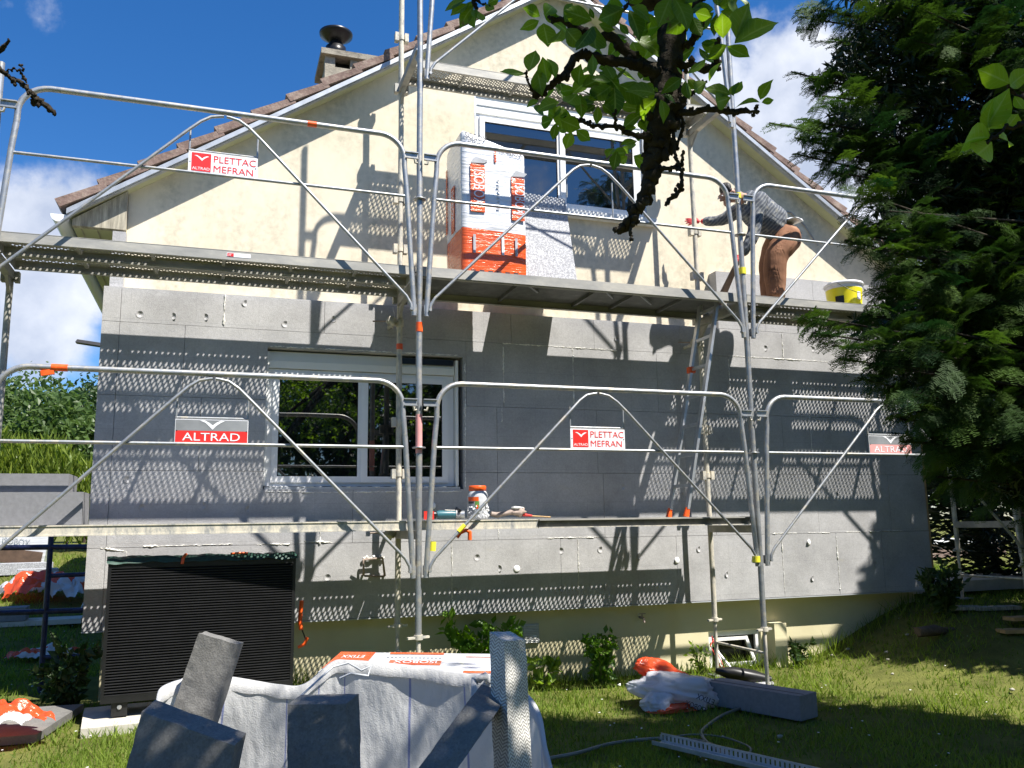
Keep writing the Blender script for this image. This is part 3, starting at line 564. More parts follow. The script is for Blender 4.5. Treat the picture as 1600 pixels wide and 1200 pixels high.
def guardrail(x0, z, kind=None, mat='steel'):
    y = -.035; zt, zm = 1.056, .553; W = 3.0
    left = [(.05, -.42), (.055, -.30), (.115, .62), (.132, .80)]+arc((.335, .852), .204, 172, 92, 7)
    right = [(W-a, b) for a, b in left][::-1]
    m = MB(); m.tube([(x0+a, y, z+b) for a, b in left+right], .0212, mat, 12); g = m.build('guardrail', scaf)
    m = MB(); m.tube([(x0+.098, y, z+zm), (x0+W-.098, y, z+zm)], .0125, mat, 8); m.build('mid_rail', g)
    m = MB()
    for s in (1, -1):
        f = (lambda a: x0+a) if s > 0 else (lambda a: x0+W-a)
        m.tube([(f(.075), y-.02, z-.37), (f(.08), y-.02, z-.33), (f(.115), y-.02, z-.27), (f(1.24), y-.02, z+.865), (f(1.33), y-.01, z+.955), (f(1.40), y, z+1.005), (f(1.47), y, z+1.02), (f(1.49), y, z+1.022)], .0125, mat, 8)
        m.cyl((f(.075), y-.035, z-.37), (f(.075), y+.0, z-.37), .012, mat, 8)
    m.build('brace', g)
    m = MB()
    for s in (1, -1):
        f = (lambda a: x0+a) if s > 0 else (lambda a: x0+W-a); a, b = sorted((f(.025), f(.128)))
        m.box(a, b, y-.015, y-.009, z+.868, z+.925, mat); m.box(a, b, y-.030, y-.015, z+.917, z+.925, mat); m.box(a, b, y-.030, y-.015, z+.868, z+.875, mat)
        m.tube([(f(.055), y-.02, z+.868), (f(.05), y-.02, z+.835), (f(.03), y-.01, z+.84)], .009, 'crust', 7); m.box(*sorted((f(.03), f(.05))), y-.01, y+.03, z-.40, z-.33, mat)
    m.build('bracket', g)
    if kind: sign(kind, x0+1.5, z, g)
    return g
def post(x, y, z0, z1, mat='steel', seed=0, jack=True):
    m = MB(); lift = z0+(.52 if jack else 0); n = int((z1-lift)/.35)+2
    m.tube([(x+.0018*math.sin(i*1.3+seed), y, lift+(z1-lift)*i/(n-1)) for i in range(n)], .0242, mat, 14, jit=.05 if mat == 'crust' else .01, seed=seed)
    p = m.build('post', scaf)
    if jack:
        m = MB(); h = .52; prof = []
        for i in range(44): prof += [(.0155, z0+.012+h*i/44), (.0185, z0+.012+h*(i+.5)/44)]
        m.lathe((x, y, 0), prof, 'crust', 12); m.box(x-.07, x+.07, y-.07, y+.07, z0, z0+.012, 'steel'); m.cyl((x, y, lift-.035), (x, y, lift), .034, 'crust'); m.obox((x, y, lift-.02), .09, .011, .008, (1, .3, 0), (-.3, 1, 0), (0, 0, 1), 'crust'); m.build('base_jack', p)
    return p
def ring(x, y, z, r=.052):
    m = MB(); m.lathe((x, y, z), [(.024, .004), (r, .004), (r, -.004), (.024, -.004)], 'steel', 18); m.build('rosette', scaf)
def wedge(x, y, z, mat='crust'):
    m = MB()
    for s in (-1, 1): m.box(x+s*.045-.017, x+s*.045+.017, y-.03, y+.03, z-.04, z+.04, mat); 
    m.cyl((x, y, z-.022), (x, y, z+.022), .031, mat, 14); m.build('wedge_coupler', scaf)
def transom(x, z, y0=0, y1=W_, mat='deck', gusset=True):
    m = MB(); m.box(x-.026, x+.026, y0+.02, y1-.02, z-.075, z-.070, mat)
    for s in (-1, 1):
        m.box(x+s*.026-.002, x+s*.026+.002, y0+.02, y1-.02, z-.07, z-.01, mat)
    if gusset:
        for yy, d in ((y0, 1), (y1, -1)): m.prism([(x-.012, yy+d*.02, z-.076), (x-.012, yy+d*.15, z-.076), (x-.012, yy+d*.02, z-.19)], (.024, 0, 0), mat)
    m.build('transom', scaf)
def tie(x, y, z):
    m = MB(); m.cyl((x-.06, y+.02, z), (x-.06, YI+.01, z), .018, 'crust', 10); m.cyl((x, y, z-.03), (x, y, z+.03), .036, 'crust', 12); m.cyl((x-.05, y-.03, z+.035), (x-.05, y-.03, z-.035), .012, 'crust', 8)
    m.tube([(x-.23, y+.03, z+.01), (x-.02, y-.02, z+.012)], .007, 'dusty_tool', 7); m.blob((x-.08, y-.02, z), (.045, .035, .04), 'crust', 4, .9, 6); m.build('wall_tie', scaf)
gz = ground_z
post(-3, 0, gz(-3, 0), 3.22, 'steel', 1); post(-3, W_, gz(-3, W_), 1.93, 'deck', 2)
post(0, 0, gz(0, 0), 5.6, 'steel', 3); post(0, W_, gz(0, W_), 5.4, 'crust', 4)
post(3, 0, gz(3, 0), 5.6, 'steel', 5); post(3, W_, gz(3, W_), 5.4, 'crust', 6)
post(6, 0, gz(6, 0)+.03, 3.22, 'steel', 7); post(6, W_, gz(6, W_)+.03, 1.93, 'crust', 8)
for x in (-3, 0, 3, 6):
    transom(x, 2.0-.065)
    if x in (-3, 0, 3): transom(x, -.065+.002, gusset=False)
    if x in (0, 3): transom(x, 4.0-.065)
    m = MB(); zz = gz(x, .4)+.30; m.tube([(x, 0, zz), (x, W_, zz)], .0125, 'crust', 8); m.build('foot_transom', scaf)
transom(6, -.065, gusset=False)
for x in (0, 3):
    for z in (.553, 2.553): ring(x, 0, z)
    for z in (.40, .84, 2.38, 2.84, 4.41): wedge(x, W_, z)
    for z in (1.92, 3.90): wedge(x, W_, z, 'deck')
wedge(-3, W_, 1.88, 'deck'); ring(6, 0, .553)
tie(0, W_, 1.71); tie(3, W_, 1.69); tie(0, W_, -.10)
guardrail(-3, 0, 'al'); guardrail(0, 0, 'pm'); guardrail(3, 0, 'fade')
guardrail(-3, 2, 'pm'); guardrail(0, 2, 'hanger'); guardrail(3, 2); guardrail(0, 4)
# far end rails beyond the gable's right corner
m = MB(); m.tube([(6.02, .0, 3.05), (6.02, 3.2, 3.05)], .02, 'steel', 10); m.tube([(6.02, 0, 2.55), (6.02, 3.2, 2.55)], .013, 'steel', 8); m.cyl((6.02, 3.2, 1.2), (6.02, 3.2, 3.25), .024, 'steel'); m.cyl((6.02, 1.6, 2.5), (6.02, 1.6, 3.05), .012, 'steel'); m.build('end_rail', scaf)
# perforated steel deck plank: real punched holes
def plank_mesh(L=2.94, Wd=.345, hgt=.068, mat='deck'):
    m = MB(); mi = mat; cw = .0225; n = int((L-.10)/cw); x0 = (L-n*cw)/2; pitch = .034; th = .002
    def holes(y0, rows):
        for i in range(n):
            ext = .5*(i % 2); xa = x0+i*cw; xb = xa+cw; xc = (xa+xb)/2; ya = y0
            yend = y0+rows*pitch+pitch/2
            if ext: m.add([(xa, ya, 0), (xb, ya, 0), (xb, ya+pitch/2, 0), (xa, ya+pitch/2, 0)], [(0, 1, 2, 3)], mi); ya += pitch/2
            for r in range(rows):
                b0, b1 = ya, ya+pitch; yc = (b0+b1)/2; hw, hh = .0083, .0102
                o = [(xa, b0), (xc, b0), (xb, b0), (xb, yc), (xb, b1), (xc, b1), (xa, b1), (xa, yc)]
                h = [(xc-hw*.72, yc-hh*.72), (xc, yc-hh), (xc+hw*.72, yc-hh*.72), (xc+hw, yc), (xc+hw*.72, yc+hh*.72), (xc, yc+hh), (xc-hw*.72, yc+hh*.72), (xc-hw, yc)]
                m.add([(a, b, 0) for a, b in o+h], [(k, (k+1) % 8, 8+(k+1) % 8, 8+k) for k in range(8)], mi); ya = b1
            if not ext: m.add([(xa, ya, 0), (xb, ya, 0), (xb, ya+pitch/2, 0), (xa, ya+pitch/2, 0)], [(0, 1, 2, 3)], mi)
        return yend
    def strip(y0, y1, z=0): m.add([(x0, y0, z), (L-x0, y0, z), (L-x0, y1, z), (x0, y1, z)], [(0, 1, 2, 3)], mi)
    y = .030; strip(0, y); y = holes(y, 6); strip(y, y+.018); y += .018; y = holes(y, 1); strip(y, Wd)
    m.add([(0, 0, 0), (x0, 0, 0), (x0, Wd, 0), (0, Wd, 0)], [(0, 1, 2, 3)], mi); m.add([(L-x0, 0, 0), (L, 0, 0), (L, Wd, 0), (L-x0, Wd, 0)], [(0, 1, 2, 3)], mi)
    for yy, d in ((0, 1), (Wd, -1)):    # side webs and folded lips
        m.box(0, L, yy-.0015 if d > 0 else yy-.0005, yy+.0005 if d > 0 else yy+.0015, -hgt, -.0005, mi)
        m.box(0, L, *sorted((yy+d*.001, yy+d*.026)), -hgt, -hgt+.002, mi); m.box(0, L, *sorted((yy+d*.024, yy+d*.026)), -hgt+.002, -hgt+.018, mi)
        # rolled edge
        m.box(0, L, yy-.003, yy+.003, .0005, .004, mi)
    for t in (.5, 1.0, 1.5, 2.0, 2.5): m.box(t-.012, t+.012, .03, Wd-.03, -.030, -.003, mi)
    for xx in (0, L):
        s = 1 if xx == 0 else -1; m.box(*sorted((xx, xx+s*.003)), 0.002, Wd-.002, -hgt+.002, -.001, mi)
        for yy in (.05, Wd-.05): m.box(*sorted((xx-s*.028, xx)), yy-.02, yy+.02, -.03, -.004, mi)
    return m
pl = plank_mesh().build('deck_plank', scaf, loc=(0, 0, 0))
YP = (.035, .392)
def put(src, x, y, z): return copy_to(src, scaf, (x, y, z))
pl.location = Vector((-2.97, YP[0], 2.0))-ORG['scaffold']
for x, y, z in ((-2.97, YP[1], 2), (3.03, YP[0], 2), (3.03, YP[1], 2), (-2.97, YP[0], 0), (-2.97, YP[1], 0), (.03, YP[0], 0), (.03, YP[1], 0), (.03, YP[1], 4.0), (-5.97, YP[0], 0), (-5.97, YP[1], 0), (-5.97, YP[0], 2), (-5.97, YP[1], 2), (6.03, YP[1], 2)): put(pl, x, y, z)
m = MB(); m.box(-2.97, .97, YP[0]-.014, YP[0]-.004, -.062, -.006, 'crust'); m.box(-2.97, .97, YP[0]-.020, YP[0]-.004, -.006, .003, 'crust'); m.box(-2.97, .97, YP[0]-.020, YP[0]-.004, -.070, -.062, 'crust'); m.build('edge_board', scaf)
m = MB(); m.box(.975, 2.97, YP[0]-.010, YP[0]-.004, -.060, -.010, 'plate'); m.box(.975, 2.97, YP[0]-.040, YP[0]-.004, -.010, .001, 'deck'); m.box(.975, 2.97, YP[0]-.028, YP[0]-.004, -.068, -.060, 'crust'); m.build('edge_board', scaf)  # dark web has the upper lip's shade put into its colour
# solid hatch deck in the middle bay
m = MB(); m.box(.03, 2.97, YP[0]+.0125, .7225, 1.985, 1.997, 'plate')
for yy in (YP[0], .735): m.box(.03, 2.97, yy-.012, yy+.012, 1.925, 2.004, 'deck'); m.box(.03, 2.97, *sorted((yy, yy+(.04 if yy < .3 else -.04))), 1.92, 1.925, 'deck')
for t in (.9, 1.62, 2.0, 2.5): m.box(t-.012, t+.012, .05, .72, 1.955, 1.984, 'plate')
for t in (.9, 1.62): m.tube([(t+.02, .06, 1.93), (t+.05, .10, 1.945), (t+.22, .32, 1.955), (t+.24, .36, 1.97)], .011, 'steel', 8)
m.tube([(1.98, .06, 1.93), (2.28, .42, 1.96)], .014, 'steel', 8); d = m.build('hatch_deck', scaf); d['label'] = 'solid dark deck with hatch'
# sticker
m = MB(); m.box(-1.45, -1.28, YP[0]-.0035, YP[0]-.0018, 1.955, 1.985, 'sign_white'); m.box(-1.445, -1.40, YP[0]-.005, YP[0]-.0035, 1.958, 1.982, 'sign_red'); m.text('3T', (-1.44, YP[0]-.005, 1.961), .022, 'sign_white', lift=.0008); m.build('sticker', scaf)
# coloured tape marks
def tape(c, r, h, mat, ax=(0, 0, 1)):
    m = MB(); a = Vector(ax).normalized()*h/2; m.tube([Vector(c)-a, Vector(c)+a], r, mat, 14); m.build('tape_mark', scaf)
tape((0, 0, 1.50), .0275, .075, 'orange'); tape((.001, W_, 1.50), .028, .05, 'orange'); tape((3, 0, 2.93), .030, .05, 'yellow_tape'); tape((3.0, 0, 2.21), .032, .06, 'yellow_tape'); tape((-.862, -.035, 3.056), .0235, .07, 'orange', (1, 0, 0))
tape((-2.49, -.035, 1.056), .0245, .10, 'orange', (1, 0, 0)); tape((.32, -.055, -.06), .017, .07, 'yellow_tape', (1, 0, 1)); tape((.10, -.035, -.19), .025, .07, 'yellow_tape', (.07, 0, 1)); tape((2.93, -.045, -.36), .034, .05, 'yellow_tape'); tape((0, 0, .66), .0255, .3, 'faded_red')
m = MB(); m.obox((-2.56, -.04, 1.02), .04, .012, .018, (1, 0, .2), (0, 1, 0), (-.2, 0, 1), 'orange'); m.build('tape_mark', scaf)
m = MB(); m.tube([(.33, -.0, -.09), (.37, -.0, -.075), (.40, 0, -.09), (.40, 0, -.15)], .017, 'orange', 6); m.tube([(.37, 0, -.075), (.33, 0, -.09), (.30, 0, -.13)], .013, 'orange', 6); m.build('tape_mark', scaf)

# ------------------------------------------------------------------ ladder
lad = thing('ladder', 'narrow aluminium ladder with orange feet standing on the lower deck under the hatch', 'ladder', (2.4, .3, .004))
def lad_x(z): return 2.39+(2.80-2.39)*(z-.02)/1.85
for y in (.15, .45):
    m = MB(); m.obox(((lad_x(.05)+lad_x(2.0))/2, y, 1.035), .012, .024, .985, (1, 0, -.22), (0, 1, 0), (.22, 0, 1), 'alu'); r_ = m.build('rail', lad)
    m = MB(); m.cyl((lad_x(.0)-.002, y, .006), (lad_x(.08), y, .085), .028, 'orange', 12, .02); m.build('foot', lad)
for i in range(7):
    z = .28+i*.27; m = MB(); m.obox((lad_x(z), .30, z), .010, .14, .014, (1, 0, 0), (0, 1, 0), (0, 0, 1), 'alu'); m.build('rung', lad)
m = MB(); m.box(lad_x(1.36)-.03, lad_x(1.36)+.03, .42, .48, 1.33, 1.385, 'orange'); m.build('clip', lad)

# ------------------------------------------------------------------ things on the decks
def on_decks():
    # tall wrapped insulation pack
    P0 = Vector((.40, .16, 2.004)); t = thing('insulation_pack', 'tall shrink-wrapped white and orange pack of insulation boards on the upper deck', 'insulation pack', P0)
    w, d = .56, .50; zb, zm_, zr_, zl = 2.004, 2.44, 3.14, 3.30
    m = MB(); xs = np.linspace(0, w, 13); 
    def ring_(z, infl, zslope=0):
        pts = []
        for i in range(48):
            s = i/48*4; k = int(s); f = s-k; c = [(0, 0), (w, 0), (w, d), (0, d)]; a, b = c[k], c[(k+1) % 4]; x = a[0]+(b[0]-a[0])*f; y = a[1]+(b[1]-a[1])*f
            nrm = [(0, -1), (1, 0), (0, 1), (-1, 0)][k]; q = infl*(math.sin(math.pi*f)**.5)+.006*noise.noise((x*9, y*9+k, z*45)); cc = 0 if 0 < f < 1 else -.006
            zz = z-zslope*x/w; pts.append((P0.x+x+nrm[0]*q, P0.y+y+nrm[1]*q, zz))
        return pts
    levels = [(zb+.03, .002, 0), (2.10, .006, 0), (2.2, .008, .0), (2.3, .008, .005), (zm_-.02, .006, .02)]
    R1 = [ring_(*l) for l in levels]; vs = sum(R1, []); fs = [(i*48+j, i*48+(j+1) % 48, (i+1)*48+(j+1) % 48, (i+1)*48+j) for i in range(len(R1)-1) for j in range(48)]; m.add(vs, fs, 'owrap', True); m.build('orange_wrap', t)
    m = MB(); L2 = [(zm_-.02+(zl-.02-zm_)*k/22, .007, .02+.13*k/22) for k in range(23)]; R2 = [ring_(*l) for l in L2]; R2.append([(P0.x+w/2+(a-P0.x-w/2)*.975, P0.y+d/2+(b-P0.y-d/2)*.975, c+.018) for a, b, c in R2[-1]])
    vs = sum(R2, []); fs = [(i*48+j, i*48+(j+1) % 48, (i+1)*48+(j+1) % 48, (i+1)*48+j) for i in range(len(R2)-1) for j in range(48)]; n0 = (len(R2)-1)*48; m.add(vs, fs, 'wrap', True); m.add(vs[n0:], [tuple(range(48))], 'wrap', True); m.build('white_wrap', t)
    m = MB(); y = P0.y-.017
    def band(x, z0, z1, wd, tx):
        m.box(x, x+wd, y-.001, y+.004, z0, z1, 'owrap'); m.text(tx, (x+.028, y-.001, z1-.04), .135, 'print_white', right=(0, 0, -1), up=(1, 0, 0), width=(z1-z0)*.74, lift=.001)
        m.box(x+.01, x+wd-.01, y-.002, y-.001, z0+.055, z0+.062, 'print_white'); m.prism([(x, y, z1+.01), (x+wd, y, z1+.02), (x+wd+.03, y, z1+.05), (x+.04, y, z1+.07)], (0, .004, 0), 'print_grey')
    band(P0.x+.07, 2.56, 2.98, .125, 'ISOBOX'); band(P0.x+.435, 2.52, 2.90, .115, 'ISOBOX')
    m.text('SOBOX', (P0.x+.02, y+.002, 3.21), .075, 'print_black', right=(1, 0, -.12), width=.20); m.text('ISOBOX', (P0.x+.33, y+.002, 3.12), .07, 'print_black', right=(1, 0, -.15), width=.21); m.text('ETIXX', (P0.x+.05, y+.002, 3.16), .05, 'print_black', right=(1, 0, -.12), width=.13)
    m.box(P0.x+.285, P0.x+.300, y-.001, y+.003, 3.02, 3.12, 'owrap')
    for i in range(9): m.box(P0.x+.30+.004*(i % 3), P0.x+.325, y, y+.003, 2.60+i*.032, 2.612+i*.032, 'print_grey')
    for xx, mt in ((.09, 'print_grey'), (.34, 'print_white'), (.46, 'print_grey')): m.box(P0.x+xx, P0.x+xx+.022, y, y+.003, 2.20, 2.36, mt)
    for i in range(6): m.box(P0.x+.07+i*.075, P0.x+.11+i*.075, y+.003, y+.006, 2.045, 2.055, 'print_black')
    xl = P0.x-.016; m.box(xl, xl+.005, P0.y+.20, P0.y+.30, 2.45, 2.86, 'owrap'); m.text('ISOBOX', (xl, P0.y+.275, 2.83), .09, 'print_white', right=(0, 0, -1), up=(0, -1, 0), width=.27, lift=.001); m.box(xl, xl+.005, P0.y+.44, P0.y+.48, 2.5, 3.1, 'owrap')
    m.build('printing', t); m = MB(); m.box(P0.x+.01, P0.x+w-.01, P0.y+.01, P0.y+d-.01, 2.004, 2.032, 'clear_film'); m.build('bottom_film', t)
    # speckled board leaning on the wall
    o = MB(); o.quadslab([(1.02, .62, 2.0), (1.655, .62, 2.0), (1.70, 1.02, 3.14), (1.16, 1.02, 3.16)], (0, .045, -.012), 'speck'); s = o.build('polystyrene_board', loc=(1.3, .6, 2.0)); tag(s, 'pale speckled polystyrene board leaning under the upper window beside the wrapped pack', 'board')
    for a, b in ((.35, .78), (.42, .62), (.5, .42), (.30, .12), (.78, .14), (.2, .85), (.25, .5)):
        p = Vector((1.02+.60*a+.06*b, .62+.40*b, 2.0+1.14*b)); n = Vector((0, -.944, .33)); m = MB(); m.tube([p+n*.001, p+n*.004], .026, 'plug_white', 16); m.tube([p+n*.004, p+n*.0045], .010, 'plug_grey', 10); m.build('anchor_plug', s)
    # bucket
    c = (4.43, .36, 2.004); t = thing('mortar_bucket', 'white plastic bucket with a yellow label on the upper deck behind the worker', 'bucket', c); zz = .29
    m = MB(); m.lathe(c, [(0, .002), (.150, .002), (.155, .012), (.178, zz-.03), (.178, zz-.025)], 'bucket_white', 36); m.lathe(c, [(.179, zz-.03), (.192, zz-.028), (.192, zz-.012), (.186, zz), (.178, zz), (.170, zz-.03), (.16, .15), (0, .15)], 'bucket_white', 36); m.build('bucket_body', t)
    m = MB(); m.lathe(c, [(.1568, .018), (.1765, zz-.045)], 'bucket_yellow', 36); m.build('label_wrap', t)
    m = MB()
    for a, wd, z0, z1, mt in ((-2.55, .5, .03, .14, 'black_metal'), (-1.35, .28, .10, .18, 'print_white'), (-1.0, .9, .022, .036, 'black_metal'), (-1.1, .35, .045, .06, 'print_white')):
        q = [(c[0]+(.161+.02*z/zz)*math.cos(a+wd*(i/8-.5)), c[1]+(.161+.02*z/zz)*math.sin(a+wd*(i/8-.5)), c[2]+z) for z in (z0, z1) for i in range(9)]; m.add(q, [(i, i+1, i+10, i+9) for i in range(8)], mt)
    m.build('label_print', t)
    m = MB(); m.tube([(c[0]+.19*math.cos(a), c[1]+.19*math.sin(a)-.02*math.sin(k), c[2]+zz-.02-.12*math.sin(k)) for a, k in zip(np.linspace(-2.6, -.3, 14), np.linspace(0, math.pi, 14))], .003, 'black_metal', 6); m.build('handle', t)
    # screw jar
    c = (.525, .20, .005); t = thing('plastic_jar', 'clear plastic jar with orange lid holding anchors on the lower deck', 'jar', c)
    m = MB(); m.lathe(c, [(0, .001), (.078, .001), (.083, .01), (.083, .17), (.080, .20), (.070, .222), (.066, .228), (.06, .228)], 'bin_plastic', 30); m.build('jar_body', t)
    m = MB(); m.lathe(c, [(.066, .226), (.070, .228), (.070, .262), (.066, .268), (.05, .266), (.048, .262), (0, .262)], 'orange', 30); m.build('lid', t)
    m = MB()
    for i in range(70): a = random.uniform(-2.9, -.3); z = random.uniform(.01, .11); m.obox((c[0]+.083*math.cos(a), c[1]+.083*math.sin(a), c[2]+z), .012, .004, .003, (random.random()-.5, random.random()-.5, random.random()-.5), (.2, .3, 1), (1, .1, -.3), random.choice(['plug_white', 'plug_white', 'plug_grey', 'print_grey']))
    m.build('anchors', t)
    m = MB()
    for a0, a1, z0, z1, mt in ((-2.9, -1.75, .145, .178, 'orange'), (-2.9, -2.2, .125, .143, 'print_black'), (-2.1, -1.7, .09, .143, 'green_print'), (-2.0, -1.8, .085, .115, 'orange'), (-2.9, -2.2, .03, .12, 'plug_grey')):
        q = [(c[0]+.0848*math.cos(a0+(a1-a0)*i/8), c[1]+.0848*math.sin(a0+(a1-a0)*i/8), c[2]+z) for z in (z0, z1) for i in range(9)]; m.add(q, [(i, i+1, i+10, i+9) for i in range(8)], mt)
    m.build('label_print', t)
    # blue grinder
    c = Vector((.20, .16, .045)); t = thing('angle_grinder', 'blue angle grinder with red switch lying on the lower deck beside the jar', 'power tool', c)
    m = MB(); m.tube([c+Vector((-.02, 0, .0)), c+Vector((.0, 0, .002)), c+Vector((.10, 0, .002)), c+Vector((.13, 0, 0))], [.028, .033, .033, .030], 'teal', 16); m.tube([c+Vector((.128, 0, 0)), c+Vector((.165, 0, 0)), c+Vector((.19, 0, -.005))], [.036, .038, .022], 'grey_coat', 14); m.build('motor_body', t)
    m = MB(); m.tube([c+Vector((-.12, 0, 0)), c+Vector((-.03, 0, 0))], .030, 'black_metal', 12); m.box(c.x-.13, c.x-.05, c.y-.033, c.y-.028, c.z-.035, c.z+.03, 'red_plastic'); m.build('grip', t)
    m = MB(); m.tube([c+Vector((.155, -.05, .03)), c+Vector((.155, .05, .05))], .012, 'black_metal', 10); m.tube([c+Vector((.12, -.02, .033)), c+Vector((.04, -.02, .036))], .004, 'steel', 6); m.build('side_handle', t)
    m = MB(); m.tube([c+Vector((.17, -.01, .0)), c+Vector((.20, -.02, .0))], .03, 'alu', 16); m.build('gear_head', t)
    # dusty drill
    c = Vector((.78, .18, .03)); t = thing('dusty_drill', 'dusty hammer drill lying on the lower deck right of the jar', 'power tool', c)
    m = MB(); m.tube([c+Vector((-.15, 0, .02)), c+Vector((-.10, 0, .01)), c+Vector((-.02, 0, .022)), c+Vector((.05, 0, .04))], [.018, .022, .018, .024], 'dusty_tool', 12); m.build('handle', t)
    m = MB(); m.blob(c+Vector((.08, 0, .035)), (.06, .04, .038), 'dusty_tool', 2, .5); m.blob(c+Vector((.07, -.01, .065)), (.05, .03, .012), 'sealant', 5, .5, 6); m.build('motor_body', t)
    m = MB(); m.cyl(c+Vector((.12, 0, .01)), c+Vector((.20, 0, .0)), .014, 'red_plastic', 10, .008); m.cyl(c+Vector((.18, 0, 0)), c+Vector((.36, 0, -.012)), .006, 'wood', 8); m.build('bit', t)
    # slabs lying on the left end of the lower deck
    m = MB(); m.box(-4.6, -2.31, .08, .42, .006, .225, 'eps_shaded'); o = m.build('polystyrene_slab', loc=(-3.3, .25, .006)); tag(o, 'thick grey polystyrene slab lying lowest at the left end of the lower deck', 'polystyrene slab', 'slabs stacked on the lower deck')
    m = MB(); m.box(-4.6, -2.41, .12, .50, .228, .350, 'eps_shaded'); o = m.build('polystyrene_slab', loc=(-3.4, .3, .23)); tag(o, 'thinner grey polystyrene slab on top of the stack at the left end of the deck', 'polystyrene slab', 'slabs stacked on the lower deck')
on_decks()

# ------------------------------------------------------------------ heat pump under the deck
def heat_pump():
    a = Vector((-2.13, .10, 0)); b = Vector((-.875, .228, 0)); X = (b-a).normalized(); Y = Vector((-X.y, X.x, 0)); Wd = (b-a).length; D = .40; z0, z1 = -1.175, -.245; Z = Vector((0, 0, 1))
    t = thing('heat_pump', 'large black louvred heat pump unit standing on a concrete pad below the deck', 'heat pump', (a.x, a.y, -1.27))
    P = lambda x, y, z: a+X*x+Y*y+Z*z
    def bx(m, x0, x1, y0, y1, za, zb, mt): m.hexa([P(x0, y0, za), P(x1, y0, za), P(x1, y1, za), P(x0, y1, za), P(x0, y0, zb), P(x1, y0, zb), P(x1, y1, zb), P(x0, y1, zb)], mt)
    m = MB(); bx(m, .02, Wd-.01, .03, D, z0+.03, z1-.02, 'pump_black'); bx(m, 0, .022, 0, .05, z0, z1, 'pump_black'); bx(m, Wd-.022, Wd, 0, .05, z0, z1, 'pump_black'); bx(m, .022, Wd-.022, 0, .05, z0, z0+.045, 'pump_black'); bx(m, .022, Wd-.022, 0, .05, z1-.05, z1, 'pump_black'); bx(m, 0, Wd, .05, D+.005, z1-.02, z1, 'pump_black'); m.build('casing', t)
    m = MB(); n = 46; h = (z1-.05-z0-.045)/n
    for i in range(n):
        z = z0+.045+h*(i+.5)
        m.hexa([P(.022, .0, z-h*.42), P(Wd-.022, .0, z-h*.42), P(Wd-.022, .018, z+h*.10), P(.022, .018, z+h*.10), P(.022, .0, z-h*.22), P(Wd-.022, .0, z-h*.22), P(Wd-.022, .018, z+h*.30), P(.022, .018, z+h*.30)], 'pump_slat')
    m.build('louvre_grille', t)
    m = MB()
    for x in (.12, Wd-.12): bx(m, x-.05, x+.05, .02, D-.02, z0-.09, z0, 'pump_black'); m.cyl(P(x, .01, z0-.03), P(x, .03, z0-.03), .015, 'steel', 8)
    m.build('foot', t)
    # green net thrown over the top
    m = MB(); nx, ny = 60, 18; vs = []
    for j in range(ny+1):
        for i in range(nx+1):
            x = -.01+(Wd+.02)*i/nx; y = -.012+(D+.03)*j/ny; z = z1+.014+.028*max(0, noise.noise((x*5, y*6, 2)))*min(1, j*.6+.2)+.012*noise.noise((x*18, y*14, 0))
            if j == 0: z = z1-.015+.018*noise.noise((x*9, 0, 7))
            vs.append(P(x, y, z))
    fs = [(j*(nx+1)+i, j*(nx+1)+i+1, (j+1)*(nx+1)+i+1, (j+1)*(nx+1)+i) for j in range(ny) for i in range(nx)]; m.add(vs, fs, 'green_net', True)
    o = m.build('green_net_cover', loc=P(Wd/2, D/2, z1)); tag(o, 'dark green net cover spread over the top of the black unit', 'net cover')
    m = MB(); m.tube([P(.47, -.018, z1-.03), P(.475, -.02, z1+.01), P(.49, .02, z1+.028), P(.50, .10, z1+.03)], .012, 'orange', 6); m.tube([P(.8, .05, z1+.03), P(.86, .04, z1+.034), P(.92, .06, z1+.03)], .008, 'orange', 6); o2 = m.build('orange_strap', loc=P(.48, 0, z1)); tag(o2, 'short orange strap hanging over the front edge of the net cover', 'strap')
    g = -1.30; m = MB(); m.hexa([P(-.10, -.22, g-.12), P(Wd+.1, -.22, g-.12), P(Wd+.1, D+.1, g-.12), P(-.10, D+.1, g-.12), P(-.10, -.22, g+.025), P(Wd+.1, -.22, g+.025), P(Wd+.1, D+.1, g+.025), P(-.10, D+.1, g+.025)], 'concrete_pad'); o = m.build('concrete_pad', loc=(a.x, a.y, g)); tag(o, 'pale concrete pad carrying the heat pump', 'concrete pad')
    return g
heat_pump()

